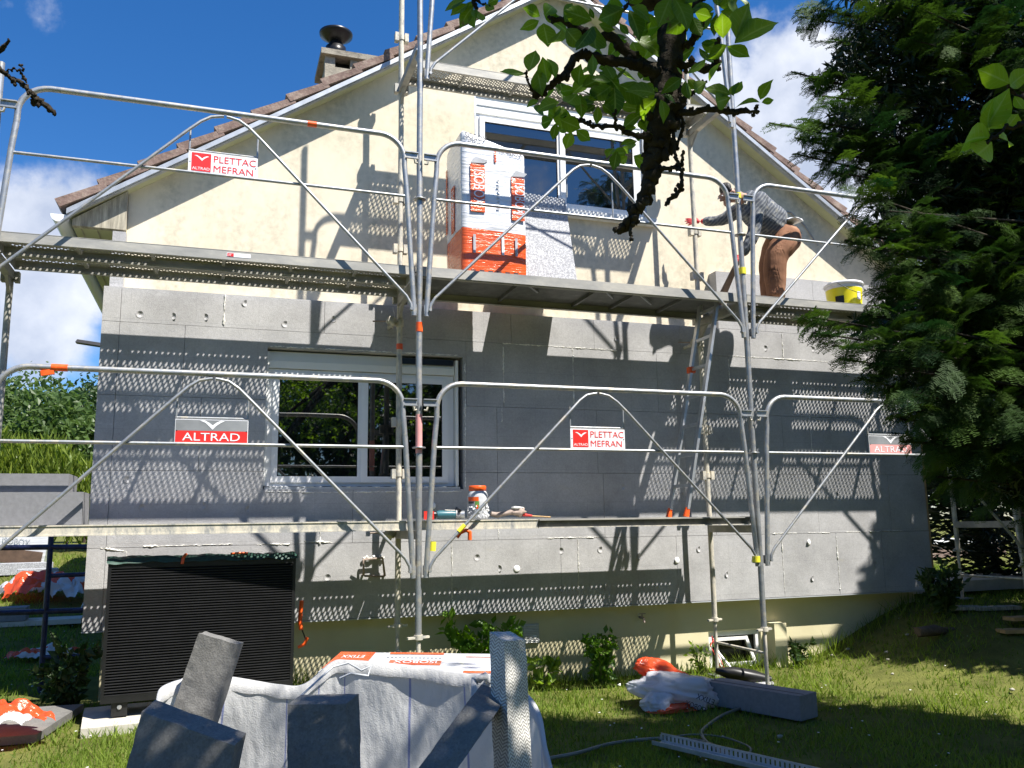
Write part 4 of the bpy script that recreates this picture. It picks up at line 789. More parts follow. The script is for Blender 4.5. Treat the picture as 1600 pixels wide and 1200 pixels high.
# ------------------------------------------------------------------ crumpled film bags
def film(name, label, c, rad, mats, cat='plastic bag', seed=0, text=None, group=None, n=92):
    m = MB(); N = n; vs = []
    for j in range(N+1):
        for i in range(N+1):
            u = i/N*2-1; v = j/N*2-1; r = math.hypot(u, v); k = 1+.35*noise.noise((math.atan2(v, u)*1.3, seed, 0))
            x = c[0]+u*rad[0]*k; y = c[1]+v*rad[1]*k; q = max(0, 1-r*r*.75)
            z = c[2]+rad[2]*(q**.8)*(.65+.7*abs(noise.noise((u*1.6+seed, v*1.6, 1))))+rad[2]*.42*abs(noise.noise((u*3.2, v*3.2, seed)))+rad[2]*.12*noise.noise((u*9, v*9, seed)); vs.append((x, y, z))
    F = [(j*(N+1)+i, j*(N+1)+i+1, (j+1)*(N+1)+i+1, (j+1)*(N+1)+i) for j in range(N) for i in range(N)]
    keep = [f for f in F if math.hypot((f[0] % (N+1))/N*2-1+1/N, (f[0]//(N+1))/N*2-1+1/N) < 1+.14*noise.noise((f[0] % (N+1)*.13, f[0]//(N+1)*.13, seed))]
    o_ = [[], []]
    for f in keep:
        q = vs[f[0]]; k = 1 if noise.noise(((q[0]-c[0])/rad[0]*1.2+seed*2, (q[1]-c[1])/rad[1]*1.2, .3)) > .12 else 0; o_[k].append(f)
    m.add(vs, o_[0], mats[0], True)
    if o_[1]: b = len(m.v); k = m.m(mats[1]); [(m.f.append(f), m.mi.append(k), m.sm.append(True)) for f in o_[1]]
    o = m.build(name, loc=c)
    if text:
        for tx, p, r_, u_, w in text:
            t_ = MB(); t_.text(tx, p, .09, 'print_black', right=r_, up=u_, width=w); t_.build('lettering', o)
    return tag(o, label, cat, group)
g1 = ground_z(2.25, .0)
def pillow(m, c, ax, rad, mat, seed, n=44):
    X = Vector(ax[0]).normalized(); Y = Vector(ax[1]).normalized(); Z = X.cross(Y).normalized(); vs = []
    for i in range(n+1):
        for j in range(n*2):
            th = math.pi*i/n; ph = math.pi*j/n; d = Vector((math.cos(th), math.sin(th)*math.cos(ph), math.sin(th)*math.sin(ph)))
            e = 1+.30*noise.noise(d*1.5+Vector((seed, 0, 0)))-.20*abs(noise.noise(d*3.1+Vector((0, seed, 0))))+.09*abs(noise.noise(d*7+Vector((0, 0, seed)))); p = c+X*d.x*rad[0]*e+Y*d.y*rad[1]*e+Z*d.z*rad[2]*e; g = ground_z(p.x, p.y)+.012; vs.append(Vector((p.x, p.y, max(p.z, g))))
    m.add(vs, [(i*2*n+j, (i+1)*2*n+j, (i+1)*2*n+(j+1) % (2*n), i*2*n+(j+1) % (2*n)) for i in range(n) for j in range(2*n)], mat, True)
bc = gp(1068, 1108); wb = thing('plastic_bag', 'crumpled white and orange packaging bag lettered ISOBOX on the grass before the basement window', 'plastic bag', bc)
m = MB(); pillow(m, bc+Vector((.02, .06, .12)), ((1, -.35, -.18), (.3, 1, 0)), (.38, .20, .15), 'clear_film', 2.2); pillow(m, bc+Vector((-.22, .0, .06)), ((1, .3, .1), (-.3, 1, 0)), (.14, .12, .09), 'clear_film', 6.1); m.build('white_film', wb)
m = MB(); pillow(m, bc+Vector((-.02, .24, .21)), ((1, .1, -.42), (0, 1, .1)), (.30, .10, .10), 'orange_film', 4.4); pillow(m, bc+Vector((-.12, -.06, .02)), ((1, 0, 0), (0, 1, 0)), (.22, .10, .05), 'orange_film', 9.2); m.build('orange_film', wb)
def on_bag():
    film_ = [c for c in COL.objects if c.parent == wb][0]; W = np.array([tuple(v.co) for v in film_.data.vertices])+np.array(ORG[wb.name]); q = W-CP; dep = q@CF; px = 800+FPX*(q@CR)/dep; py = 600-FPX*(q@CU)/dep
    r_ = Vector(-CR*.93+CU*.36).normalized(); n = Vector(-CF); u_ = n.cross(r_).normalized()
    for tx, x, y, w in (('ETIXX', 1118, 1094, .14), ('ISOBOX', 1104, 1106, .16)):
        k = np.hypot(px-x+14, py-y) < 14
        if not k.any(): continue
        d = dep[k].min()-.012; m = MB(); m.text(tx, Vector(atd(x, y, d)), .062, 'print_black', right=r_, up=u_, width=w, lift=0); m.build('lettering', wb)
on_bag()
film('plastic_bag', 'bright orange and white film bag on top of the dark board at the lawn edge', (-2.75, -.15, -1.22), (.42, .25, .16), ('orange_film', 'clear_film'), seed=8.5)
p_ = gp(66, 1032); film('plastic_bag', 'long twisted white and orange film wrapper in shaded grass left of the heat pump', (p_.x, p_.y, p_.z+.01), (.36, .22, .14), ('clear_film', 'orange_film'), seed=5.1)
p_ = gp(72, 944); film('plastic_sheet', 'grey and orange plastic sheet heaped below the blue trestle', (p_.x, p_.y+.4, p_.z+.01), (.62, .45, .42), ('clear_film', 'orange_film'), 'plastic sheet', 12.4)
# dark board under the orange bag
m = MB(); m.hexa([(-3.3, -.15, -1.33), (-2.45, -.15, -1.33), (-2.28, .55, -1.29), (-3.3, .60, -1.29), (-3.3, -.15, -1.28), (-2.45, -.15, -1.28), (-2.28, .55, -1.24), (-3.3, .60, -1.24)], 'epscut'); tag(m.build('insulation_offcut', loc=(-2.8, .2, -1.3)), 'dark grey insulation board lying flat on the lawn under the orange bag', 'board')
# blocks and pack behind on the left
p = gp(60, 975); m = MB(); m.obox((p.x, p.y, p.z+.03), .50, .22, .03, (1, .05, 0), (-.05, 1, 0), (0, 0, 1), 'concrete_pad'); tag(m.build('wooden_board', loc=p), 'flat grey board lying on the grass under the blue trestle', 'board')
p = gp(16, 977); m = MB(); m.obox((p.x-.1, p.y, p.z+.14), .28, .16, .08, (1, .05, 0), (-.05, 1, 0), (0, 0, 1), 'eps_shaded'); tag(m.build('polystyrene_block', loc=p), 'blue-grey polystyrene block lying at the left edge below the trestle rail', 'polystyrene block')
for px, py, hw, hh, l in ((40, 897, .38, .09, 'pale grey polystyrene block on the far lawn, the farther of two'), (58, 907, .28, .09, 'pale grey polystyrene block on the far lawn, the nearer of two')):
    p = gp(px, py); m = MB(); m.obox((p.x, p.y, p.z+hh), hw, .2, hh, (1, .2, 0), (-.2, 1, 0), (0, 0, 1), 'speck'); tag(m.build('polystyrene_block', loc=p), l, 'polystyrene block', 'blocks on the far lawn')
p = gp(32, 884); t = thing('insulation_pack', 'tilted white and red insulation pack on the lawn far left behind the blue trestle', 'insulation pack', p); c = Vector((p.x, p.y, p.z+.32)); m = MB(); m.obox(c, .42, .25, .28, (1, 0, -.15), (0, 1, .1), (.15, -.1, 1), 'wrap'); m.build('wrap', t)
m = MB(); m.obox(c+Vector((-.02, -.262, -.16)), .38, .006, .12, (1, 0, -.15), (0, 1, .1), (.15, -.1, 1), 'dark_wood'); m.text('ISOBOX', c+Vector((-.25, -.27, .10)), .12, 'print_grey', right=(1, 0, -.15), width=.42); m.build('printing', t)
# blue trestle scaffold at the left corner
t = thing('trestle', 'dark blue tubular trestle frame at the left corner of the house', 'trestle', (-2.75, 1.7, -1.33))
for n_, a, b, r_ in (('rail', (-5.2, 1.7, -.14), (-2.38, 1.7, -.17), .022), ('rail', (-2.75, 1.7, -.40), (-2.38, 1.72, -.395), .018), ('rail', (-5.2, 1.7, -.665), (-2.38, 1.7, -.69), .022), ('leg', (-2.745, 1.7, .02), (-2.745, 1.7, -1.33), .022), ('leg', (-5.1, 1.7, .02), (-5.1, 1.7, -1.33), .022), ('rail', (-2.745, 1.7, -1.05), (-2.38, 1.7, -1.06), .018)):
    m = MB(); m.cyl(a, b, r_, 'blue_paint', 12); m.build(n_, t)
m = MB(); m.tube([(-2.43, 2.2, -.42), (-2.55, 2.15, -.75)], .012, 'steel', 8); m.build('brace', t)
# hanging red ribbon right of the pump
m = MB(); m.tube([(-.79, .62, -.60), (-.80, .62, -.75), (-.79, .61, -.82)], .018, 'orange', 6); m.tube([(-.74, .62, -.88), (-.76, .62, -.93), (-.81, .62, -.95)], .013, 'orange', 6); m.tube([(-.79, .62, -.80), (-.75, .62, -.90)], .006, 'black_metal', 6); tag(m.build('red_tag', loc=(-.79, .62, -.8)), 'small red plastic tag hanging at the right side of the black unit', 'tag')

# ------------------------------------------------------------------ foreground: big bag, offcuts, flat pack
def catmull(P, n):
    P = [np.array(p, float) for p in P]; N = len(P); out = []
    for i in range(n):
        t = i/n*N; k = int(t); f = t-k; a, b, c, d = P[(k-1) % N], P[k % N], P[(k+1) % N], P[(k+2) % N]
        out.append(.5*((2*b)+(-a+c)*f+(2*a-5*b+4*c-d)*f*f+(-a+3*b-3*c+d)*f**3))
    return out
def big_bag():
    rim = [(256, 1074, 2.3), (300, 1060, 2.40), (354, 1058, 2.46), (437, 1071, 2.47), (476, 1070, 2.47), (518, 1036, 2.52), (547, 1033, 2.52), (630, 1040, 2.50), (700, 1050, 2.46), (762, 1060, 2.42), (812, 1078, 2.34), (840, 1112, 2.2), (851, 1165, 2.02), (862, 1240, 1.82), (810, 1350, 1.60), (650, 1400, 1.5), (430, 1400, 1.48), (270, 1350, 1.52), (196, 1245, 1.66), (206, 1198, 1.78), (240, 1150, 1.98), (246, 1100, 2.16)]
    Rm = catmull([atd(*p) for p in rim], 180); cx = np.mean([p[0] for p in Rm]); cy = np.mean([p[1] for p in Rm]); gz_ = ground_z(cx, cy)
    t = thing('big_bag', 'open white woven big bag with blue stripe threads full of grey offcuts in the foreground', 'big bag', (cx, cy, gz_))
    K = 26; vs = []; us = []
    for j in range(K+1):
        f = j/K
        for i, p in enumerate(Rm):
            bx = cx+(p[0]-cx)*.93; by = cy+(p[1]-cy)*.93; z = p[2]+(gz_+.01-p[2])*f
            bul = 1+.05*math.sin(math.pi*f)+.035*noise.noise((i*.09, f*3, 1))*(f > 0)+.012*noise.noise((i*.35, f*9, 4))
            x = cx+(p[0]*(1-f)+bx*f-cx)*bul; y = cy+(p[1]*(1-f)+by*f-cy)*bul; vs.append((x, y, z+(.012*noise.noise((i*.22, 0, 9)) if j < 2 else 0))); us.append(i/180)
    n = 180; fs = [(j*n+i, j*n+(i+1) % n, (j+1)*n+(i+1) % n, (j+1)*n+i) for j in range(K) for i in range(n)]
    b = len(vs); vs.append((cx, cy, gz_+.012)); us.append(.5/17)
    me = bpy.data.meshes.new('bag_body'); o3 = ORG[t.name]; me.from_pydata([(a-o3.x, b_-o3.y, c-o3.z) for a, b_, c in vs], [], fs+[(K*n+i, K*n+(i+1) % n, b) for i in range(n)])
    me.materials.append(MT['bag']); me.polygons.foreach_set('use_smooth', [True]*len(me.polygons)); a = me.attributes.new('u', 'FLOAT', 'POINT'); a.data.foreach_set('value', us); me.update(); link('bag_body', me, t, o3)
    # hem band
    m = MB(); P = [Vector(p) for p in Rm]; C = Vector((cx, cy, 0)); vs = []
    for p in P:
        d = Vector((p.x-cx, p.y-cy, 0)).normalized(); vs += [p-d*.004+Vector((0, 0, -.034+.006*noise.noise(p*20))), p-d*.006+Vector((0, 0, .002)), p+d*.005+Vector((0, 0, .003)), p+d*.010+Vector((0, 0, -.034))]
    m.add(vs, [(i*4+k, i*4+k+1, ((i+1) % n)*4+k+1, ((i+1) % n)*4+k) for i in range(n) for k in range(3)], 'bag', True); m.build('hem', t)
    for pts in ([(742, 1062, 2.4), (742, 1074, 2.37), (741, 1090, 2.36), (748, 1062, 2.38), (758, 1056, 2.4), (763, 1064, 2.41)],):
        m = MB(); q = [Vector(atd(*p)) for p in pts]; m.tube(q[:3][::-1]+q[3:], .011, 'bag', 8); m.build('lifting_loop', t)
    m = MB(); q = [Vector(atd(*p)) for p in ((470, 1088, 2.30), (500, 1060, 2.36), (520, 1042, 2.42), (545, 1036, 2.44), (565, 1048, 2.4), (580, 1040, 2.43), (575, 1056, 2.40), (548, 1052, 2.38), (530, 1060, 2.36))]
    m.tube(q, .003, 'grey_pvc', 6); m.build('tie_cord', t)
big_bag()
def offcut(label, quad, off, mat='epscut'):
    q = [Vector(atd(*p)) for p in quad]; m = MB(); F = Vector(CF); Rr = Vector(CR); o = F*off[0]+Rr*off[1]+Vector((0, 0, off[2]))
    # subdivided, slightly ragged block
    n1, n2 = 10, 24
    def P(u, v, w): return (q[0]*(1-u)+q[1]*u)*(1-v)+(q[3]*(1-u)+q[2]*u)*v+o*w
    def face(fn, a, b):
        vs = []
        for j in range(b+1):
            for i in range(a+1):
                p = fn(i/a, j/b); k = .0022; vs.append(p+Vector((noise.noise(p*38), noise.noise(p*38+Vector((5, 0, 0))), noise.noise(p*38+Vector((0, 5, 0)))))*k)
        m.add(vs, [(j*(a+1)+i, j*(a+1)+i+1, (j+1)*(a+1)+i+1, (j+1)*(a+1)+i) for j in range(b) for i in range(a)], mat)
    face(lambda u, v: P(u, v, 0), n1, n2); face(lambda u, v: P(u, v, 1), n1, n2); face(lambda u, v: P(u, 0, v), n1, 8); face(lambda u, v: P(u, 1, v), n1, 8); face(lambda u, v: P(0, u, v), n2, 8); face(lambda u, v: P(1, u, v), n2, 8)
    c = (q[2]+q[3])/2; ob = m.build('polystyrene_offcut', loc=c); return tag(ob, label, 'polystyrene offcut', 'grey offcuts standing in the big bag')
offcut('tall slanting grey offcut at the back left of the white bag', [(310, 989, 2.32), (370, 1007, 2.32), (278, 1290, 2.22), (215, 1270, 2.22)], (.05, .004, -.01))
offcut('wide dark offcut with a pale top edge at the front left of the bag', [(222, 1112, 1.80), (367, 1166, 1.72), (330, 1350, 1.62), (160, 1330, 1.66)], (.05, .006, .006))
offcut('square dark offcut standing upright in the middle front of the bag', [(449, 1101, 1.86), (541, 1100, 1.84), (546, 1370, 1.66), (449, 1370, 1.68)], (.055, .018, .002))
offcut('dark offcut leaning steeply to the right against the tall upright one', [(726, 1103, 1.88), (771, 1120, 1.84), (590, 1380, 1.60), (520, 1380, 1.62)], (.12, .034, .006))
offcut('tallest upright offcut with lit textured side at the right of the bag', [(788, 1001, 1.94), (821, 1000, 2.0), (838, 1330, 1.82), (800, 1330, 1.76)], (.07, -.036, 0), 'epsherr')
def flat_pack():
    A = Vector(atz(497, 1050, -.535)); B = Vector(atz(800, 1054, -.545)); Cc = Vector(atz(835, 1021, -.545)); D = Vector(atz(533, 1019, -.535)); 
    X = (B-A).normalized(); Y = (D-A); L = (B-A).length; H = Y.length; Y.normalize(); g = ground_z(A.x, A.y)
    t = thing('insulation_pack', 'white and orange insulation pack standing right behind the big bag, printing upside down', 'insulation pack', (A.x, A.y, g))
    m = MB(); q = [A, B, A+X*L+Y*H, A+Y*H]; m.hexa([Vector((p.x, p.y, g)) for p in q]+[p for p in q], 'wrap'); m.build('wrap', t); m = MB(); n = Vector((0, 0, 1))
    def pt(u, v, h=.002): return A+X*(u*L)+Y*(v*H)+n*h
    def r(u0, u1, v0, v1, mt, h=.002, sk=0): m.add([pt(u0, v0, h), pt(u1, v0, h), pt(u1+sk, v1, h), pt(u0+sk, v1, h)], [(0, 1, 2, 3)], mt)
    r(0, .21, .15, 1.0, 'owrap', .002); r(.30, .62, .90, 1.0, 'owrap'); r(.33, .62, .36, .58, 'owrap'); r(.75, .9, .02, .12, 'owrap'); r(.75, .95, .78, .81, 'owrap')
    m.text('ISOBOX', pt(.60, .56, .003), .085, 'print_white', right=-X, up=-Y, width=.24*L, lift=0); m.text('ETIXX', pt(.17, .8, .003), .09, 'print_white', right=-X, up=-Y, width=.13*L, lift=0)
    for i in range(14): r(.30+i*.023, .315+i*.023, .70, .74, 'print_grey', .003)
    m.build('printing', t)
flat_pack()

# ------------------------------------------------------------------ things on the right-hand lawn
def lawn_things():
    def gp(px, py, dz=0):
        d = 3.0
        while d < 30:
            p = atd(px, py, d)
            if p[2] < ground_z(p[0], p[1]): break
            d += .01
        return Vector((p[0], p[1], ground_z(p[0], p[1])))
    # polystyrene beam
    a = gp(1252, 1132); z = a.z+.02; nb = Vector(atz(1247, 1110, z+.17)); c = Vector((a.x, a.y, z)); far = Vector(atz(1100, 1064, z+.17)); far.z = z
    X = (far-c); L = min(X.length, 1.25); X.normalize(); Y = Vector((-X.y, X.x, 0)); Y = Y if Y.x > 0 else -Y
    m = MB(); m.hexa([c, c+X*L, c+X*L+Y*.22, c+Y*.22]+[p+Vector((0, 0, .17)) for p in (c, c+X*L, c+X*L+Y*.22, c+Y*.22)], 'eps_shaded'); m.obox(c+X*L/2+Y*.07+Vector((0, 0, .172)), L/2-.01, .003, .0012, X, Y, (0, 0, 1), 'gap_shadow_board')
    tag(m.build('polystyrene_beam', loc=c), 'long square grey polystyrene beam lying on the grass right of the crumpled bag', 'polystyrene beam')
    # hose
    P = [(850, 1196), (900, 1186), (960, 1170), (1040, 1162), (1100, 1168), (1140, 1188), (1150, 1204)]; Q = [(1165, 1112), (1130, 1126), (1100, 1148), (1098, 1160), (1112, 1176), (1150, 1200)]; S = [(1030, 1166), (1080, 1158), (1130, 1162), (1168, 1176), (1172, 1186), (1150, 1192)]
    t = thing('garden_hose', 'grey green garden hose looping across the shaded grass', 'hose', gp(1100, 1165))
    for k, w in enumerate((P, Q, S)):
        pts = [gp(*p) for p in w]; sm = []
        for i in range(len(pts)-1):
            p0, p1, p2, p3 = pts[max(i-1, 0)], pts[i], pts[i+1], pts[min(i+2, len(pts)-1)]
            for j in range(6): f = j/6; sm.append(.5*((2*p1)+(-p0+p2)*f+(2*p0-5*p1+4*p2-p3)*f*f+(-p0+3*p1-3*p2+p3)*f**3)+Vector((0, 0, .032+.004*k)))
        sm.append(pts[-1]+Vector((0, 0, .032))); m = MB(); m.tube(sm, .0115 if k < 2 else .006, 'hose', 8); m.build('hose_loop', t)
    # perforated metal strip (starter profile)
    a = gp(1034, 1172); b = gp(1200, 1212); X = (b-a).normalized(); b = a+X*1.2; Y = Vector((-X.y, X.x, 0)); Z = Vector((0, 0, 1)); m = MB(); o = a+Z*.05; L = 1.2; n = 40
    m.obox(o+X*L/2-Y*.05, L/2, .045, .0015, X, Y, Z, 'alu'); m.obox(o+X*L/2-Y*.095+Z*.012, L/2, .0015, .012, X, Y, Z, 'alu')
    m.obox(o+X*L/2+Y*.0+Z*.006, L/2, .0015, .006, X, Y, Z, 'alu'); m.obox(o+X*L/2+Z*.048, L/2, .0015, .006, X, Y, Z, 'alu')
    for i in range(n+1): m.obox(o+X*(L*i/n)+Z*.027, .009, .0015, .015, X, Y, Z, 'alu')
    tag(m.build('metal_profile', loc=a), 'slotted aluminium profile lying on the grass at the bottom edge by the hose', 'metal profile')
    # black pipe piece and red tape
    a = gp(1150, 1072); m = MB(); Lp = [a+Vector((-.12, .12, .12)), a+Vector((0, .05, .10)), a+Vector((.18, .0, .06)), a+Vector((.32, -.04, .03))]; m.tube(Lp, [.02, .06, .055, .045], 'pump_black', 12, caps=False, jit=.3); m.blob(a+Vector((.22, -.06, .015)), (.12, .06, .012), 'grey_coat', 3, .8, 8); tag(m.build('rubber_pipe', loc=a), 'torn black rubber pipe lying below the basement window', 'pipe')
    m = MB(); m.tube([gp(1142, 1062)+Vector((0, .1, .02)), Vector((3.05, .95, -1.2)), Vector((3.12, 1.0, -1.15))], .004, 'red_plastic', 6); m.tube([gp(1142, 1062)+Vector((.03, .1, .02)), Vector((3.12, .95, -1.27)), Vector((3.1, 1.0, -1.12))], .004, 'red_plastic', 6); tag(m.build('red_wire', loc=(3.1, .95, -1.3)), 'thin red wire hanging in front of the basement window', 'wire')
    m = MB(); m.cyl(gp(1150, 1060)+Vector((0, .02, .05)), Vector((3.02, .80, -1.22)), .010, 'plug_white', 8); tag(m.build('white_conduit', loc=(3.0, .8, -1.4)), 'short white conduit propped before the basement window', 'conduit')
    # scaffold foot boards
    for (px, py, l, w, an, lab) in ((1506, 953, .17, .08, -.3, 'weathered wooden board under the foot of the far right scaffold post'), (1556, 953, .24, .07, -.15, 'weathered wooden board lying loose right of the far scaffold foot')):
        p = gp(px, py); m = MB(); X = Vector((math.cos(an), math.sin(an), 0)); Y = Vector((-X.y, X.x, 0)); m.obox(p+Vector((0, 0, .018)), l, w, .017, X, Y, (0, 0, 1), 'eave'); tag(m.build('wooden_board', loc=p), lab, 'board', 'boards under the scaffold foot')
    for (px, py, dz, lab) in ((1590, 992, 0, 'lowest brown wooden plank of the small pile at the right edge'), (1598, 980, .05, 'topmost brown wooden plank of the small pile at the right edge')):
        p = gp(px, py); m = MB(); m.obox(p+Vector((.12, 0, .03+dz)), .26, .07, .016, (1, -.25+dz*3, 0), (.25-dz*3, 1, 0), (0, 0, 1), 'wood'); tag(m.build('wooden_plank', loc=p), lab, 'plank', 'planks in a small pile')
    p = gp(1468, 996); m = MB(); m.tube([p+Vector((-.26, 0, .06)), p+Vector((-.1, -.02, .07)), p+Vector((.1, .02, .05)), p+Vector((.3, .0, .05))], [.05, .048, .035, .022], 'brown_bark', 12, jit=.8); tag(m.build('log', loc=p), 'short split log lying in the shade near the right end of the wall', 'log')
    p = Vector((6.0, 1.6, -.80)); m = MB(); m.box(5.75, 7.9, 1.3, 2.3, -.86, -.74, 'concrete_pad'); tag(m.build('stone_slab', loc=p), 'grey stone slab step beyond the right corner of the house', 'slab')
    rr = random.Random(3)
    for i, (px, py) in enumerate(((968, 1077), (1300, 1030), (1385, 1025), (1388, 1037), (1395, 1060), (1325, 1020), (1418, 998), (1219, 1160), (1582, 1085))):
        p = gp(px, py); m = MB(); m.blob(p+Vector((0, 0, .035)), (rr.uniform(.012, .024), rr.uniform(.01, .02), .010), 'debris' if i else 'plug_white', i*3, .8, 5)
        tag(m.build('debris_piece', loc=p), ['white plastic cap on the grass by the small shrub', 'pale mortar crumb under the shrub at the right plinth', 'upper of two pale mortar crumbs in the sunlit grass strip', 'lower of two pale mortar crumbs in the sunlit grass strip', 'grey crumb lying alone in the sunlit lawn right of the posts', 'pale mortar crumb nearest the plinth corner', 'white stone beside the split log', 'small pale crumb in the shaded foreground lawn', 'pale crumb near the right edge of the lawn'][i], 'rubble', 'scraps on the lawn')
    # far low white kerb with brick
    m = MB(); m.box(9.5, 16, 9.0, 9.4, -.95, -.62, 'tile'); m.box(9.5, 16, 8.95, 9.45, -.62, -.50, 'plug_white'); tag(m.build('garden_wall', loc=(12, 9, -.9)), 'low white garden wall with a brick band far behind the right corner', 'garden wall')
lawn_things()

# ------------------------------------------------------------------ the worker
def skinned(name, chains, mat, parent=None, loc=(0, 0, 0), voxel=.006, sub=2, matfn=None, wrinkle=0, wsc=12):
    """chains: list of (points, radii[, radii_y]); every chain is a skinned strand, all fused to one surface"""
    bmv = []; ed = []; rad = []; roots = []
    for ch in chains:
        pts, rs = ch; b = len(bmv); roots.append(b)
        for i, p in enumerate(pts):
            bmv.append(Vector(p)); rad.append(rs[i] if isinstance(rs[i], tuple) else (rs[i], rs[i]))
            if i: ed.append((b+i-1, b+i))
    me = bpy.data.meshes.new('sk'); me.from_pydata(bmv, ed, []); o = bpy.data.objects.new('sk', me); COL.objects.link(o)
    md = o.modifiers.new('s', 'SKIN'); md.use_smooth_shade = True
    sv = me.skin_vertices[0].data
    for i, r in enumerate(rad): sv[i].radius = r; sv[i].use_root = i in roots
    s = o.modifiers.new('u', 'SUBSURF'); s.levels = sub; s.render_levels = sub
    r = o.modifiers.new('r', 'REMESH'); r.mode = 'VOXEL'; r.voxel_size = voxel; r.use_smooth_shade = True
    sm = o.modifiers.new('m', 'SMOOTH'); sm.factor = .5; sm.iterations = 3
    dg = bpy.context.evaluated_depsgraph_get(); dg.update(); out = bpy.data.meshes.new_from_object(o.evaluated_get(dg)); bpy.data.objects.remove(o)
    out.name = name; L = Vector(loc)
    for v in out.vertices:
        if wrinkle: n = v.normal; v.co = v.co+n*wrinkle*(noise.noise(v.co*wsc)+.6*noise.noise(v.co*wsc*2.3))
        v.co -= L
    out.materials.clear()
    for m in ([mat] if isinstance(mat, str) else mat): out.materials.append(MT[m])
    for p in out.polygons:
        p.use_smooth = True; p.material_index = matfn(p.center+L) if matfn else 0
    return link(name, out, parent, L)
def worker():
    y = .36
    P = lambda px, py, yy=y: Vector(aty(px, py, yy))
    hip = P(1226, 370); knee = P(1196, 408, .40); ank = P(1199, 450, .40); ank.z = 2.10; neck = P(1164, 311); chest = P(1178, 326); waist = P(1208, 350); head = P(1138, 306); head.y -= .02
    t = thing('person', 'man in striped shirt, brown trousers and red gloves bending forward on the upper deck', 'person', (ank.x, .38, 2.0))
    loc = ORG[t.name]
    hL = Vector((hip.x, hip.y+.10, hip.z-.02)); hR = Vector((hip.x, hip.y-.10, hip.z-.02)); kR = Vector((knee.x, .26, knee.z)); kL = Vector((knee.x+.13, .50, knee.z+.0)); aR = Vector((ank.x, .27, 2.09)); aL = Vector((ank.x+.10, .50, 2.09))
    shL = Vector((neck.x+.045, y+.19, neck.z-.045)); shR = Vector((neck.x+.045, y-.19, neck.z-.03))
    handL = Vector(aty(1094, 346, .80)); elL = (shL+handL)/2+Vector((.02, .0, -.05)); handR = P(1157, 402, .22); elR = P(1176, 372, .16)
    fx = (head-neck).normalized()
    body = [([hip, waist, chest, neck, neck+(head-neck)*.5, head, head+fx*.05], [(.11, .14), (.10, .13), (.12, .16), .065, .052, .085, .06]),
            ([hip, hL, kL, aL, aL+Vector((-.02, 0, -.05))], [.10, .085, .055, .04, .04]), ([hip, hR, kR, aR, aR+Vector((-.02, 0, -.05))], [.10, .085, .055, .04, .04]),
            ([aL+Vector((.04, 0, -.04)), aL+Vector((-.08, 0, -.055)), aL+Vector((-.17, 0, -.065))], [.035, .038, .025]), ([aR+Vector((.04, 0, -.04)), aR+Vector((-.08, 0, -.055)), aR+Vector((-.17, 0, -.065))], [.035, .038, .025]),
            ([chest, shL, elL, handL], [.07, .055, .04, .028]), ([chest, shR, elR, handR], [.07, .055, .04, .028])]
    # left glove reaching to the wall, fingers spread; right hand closed round a batten
    d = (handL-elL).normalized(); palm = handL+d*.05; body.append(([handL, palm], [.030, (.036, .022)])); sd = Vector((0, .3, 1)).normalized()
    for k, (a, l) in enumerate(((.032, .070), (.012, .082), (-.008, .076), (-.026, .060))):
        b = palm+sd*a*.8+d*.02; body.append(([palm, b, b+d*l*.5+sd*a*.35, b+d*l+sd*a*.55+Vector((0, .01, -.006))], [.016, .0105, .0098, .0078]))
    body.append(([handL+d*.01, handL+d*.03+sd*.038, handL+d*.065+sd*.062], [.015, .0115, .009]))
    d2 = (handR-elR).normalized(); pR = handR+d2*.05; body.append(([handR, pR], [.030, (.034, .024)]))
    ax = Vector((-.55, 0, -.83)).normalized(); sx = Vector((-.8, 0, .5)).normalized()
    for k in range(4): b = pR+ax*(.03-.02*k); body.append(([pR, b+sx*.02, b+sx*.045+Vector((0, -.02, 0)), b+sx*.04+Vector((0, -.045, 0)), b+sx*.012+Vector((0, -.05, 0))], [.016, .011, .0105, .010, .009]))
    body.append(([pR, pR-ax*.03+Vector((0, -.02, 0)), pR-ax*.02+sx*.03+Vector((0, -.035, 0))], [.015, .012, .010]))
    # face: brow, nose, jaw, ear (looking left and down)
    fwd = Vector((-.80, .12, -.45)).normalized(); upv = Vector((-.45, 0, .85)).normalized(); hc = head+fx*.02
    body += [([hc, hc+fwd*.075-upv*.012, hc+fwd*.108-upv*.022], [.06, .022, .012]), ([hc-upv*.02, hc+fwd*.06-upv*.075, hc+fwd*.082-upv*.085], [.06, .034, .022]), ([hc, hc+Vector((0, -.085, 0))-upv*.01, hc+Vector((.01, -.095, 0))+upv*.015], [.05, .018, .014])]
    body += [([hc, hc+fwd*.075+upv*.018+Vector((0, sdx*.03, 0)), hc+fwd*.084+upv*.018+Vector((0, sdx*.034, 0))], [.05, .022, .012]) for sdx in (-1, 1)]
    def mf(c):
        if (c-handL).dot(d) > -.03 and (c-handL).length < .25: return 1
        if (c-handR).dot(d2) > -.03 and (c-handR).length < .2: return 1
        if c.z < 2.12: return 2
        return 0
    skinned('body', body, ['skin', 'glove_red', 'dark_wood'], t, loc, .0055, 2, mf)
    # eyes
    m = MB()
    for sdx in (-1, 1): m.blob(hc+fwd*.083+upv*.012+Vector((0, sdx*.033, 0)), (.010, .010, .008), 'print_white', 0, 0, 6); m.blob(hc+fwd*.092+upv*.010+Vector((0, sdx*.034, 0)), (.004, .005, .005), 'hair', 0, 0, 5)
    m.build('eyes', t)
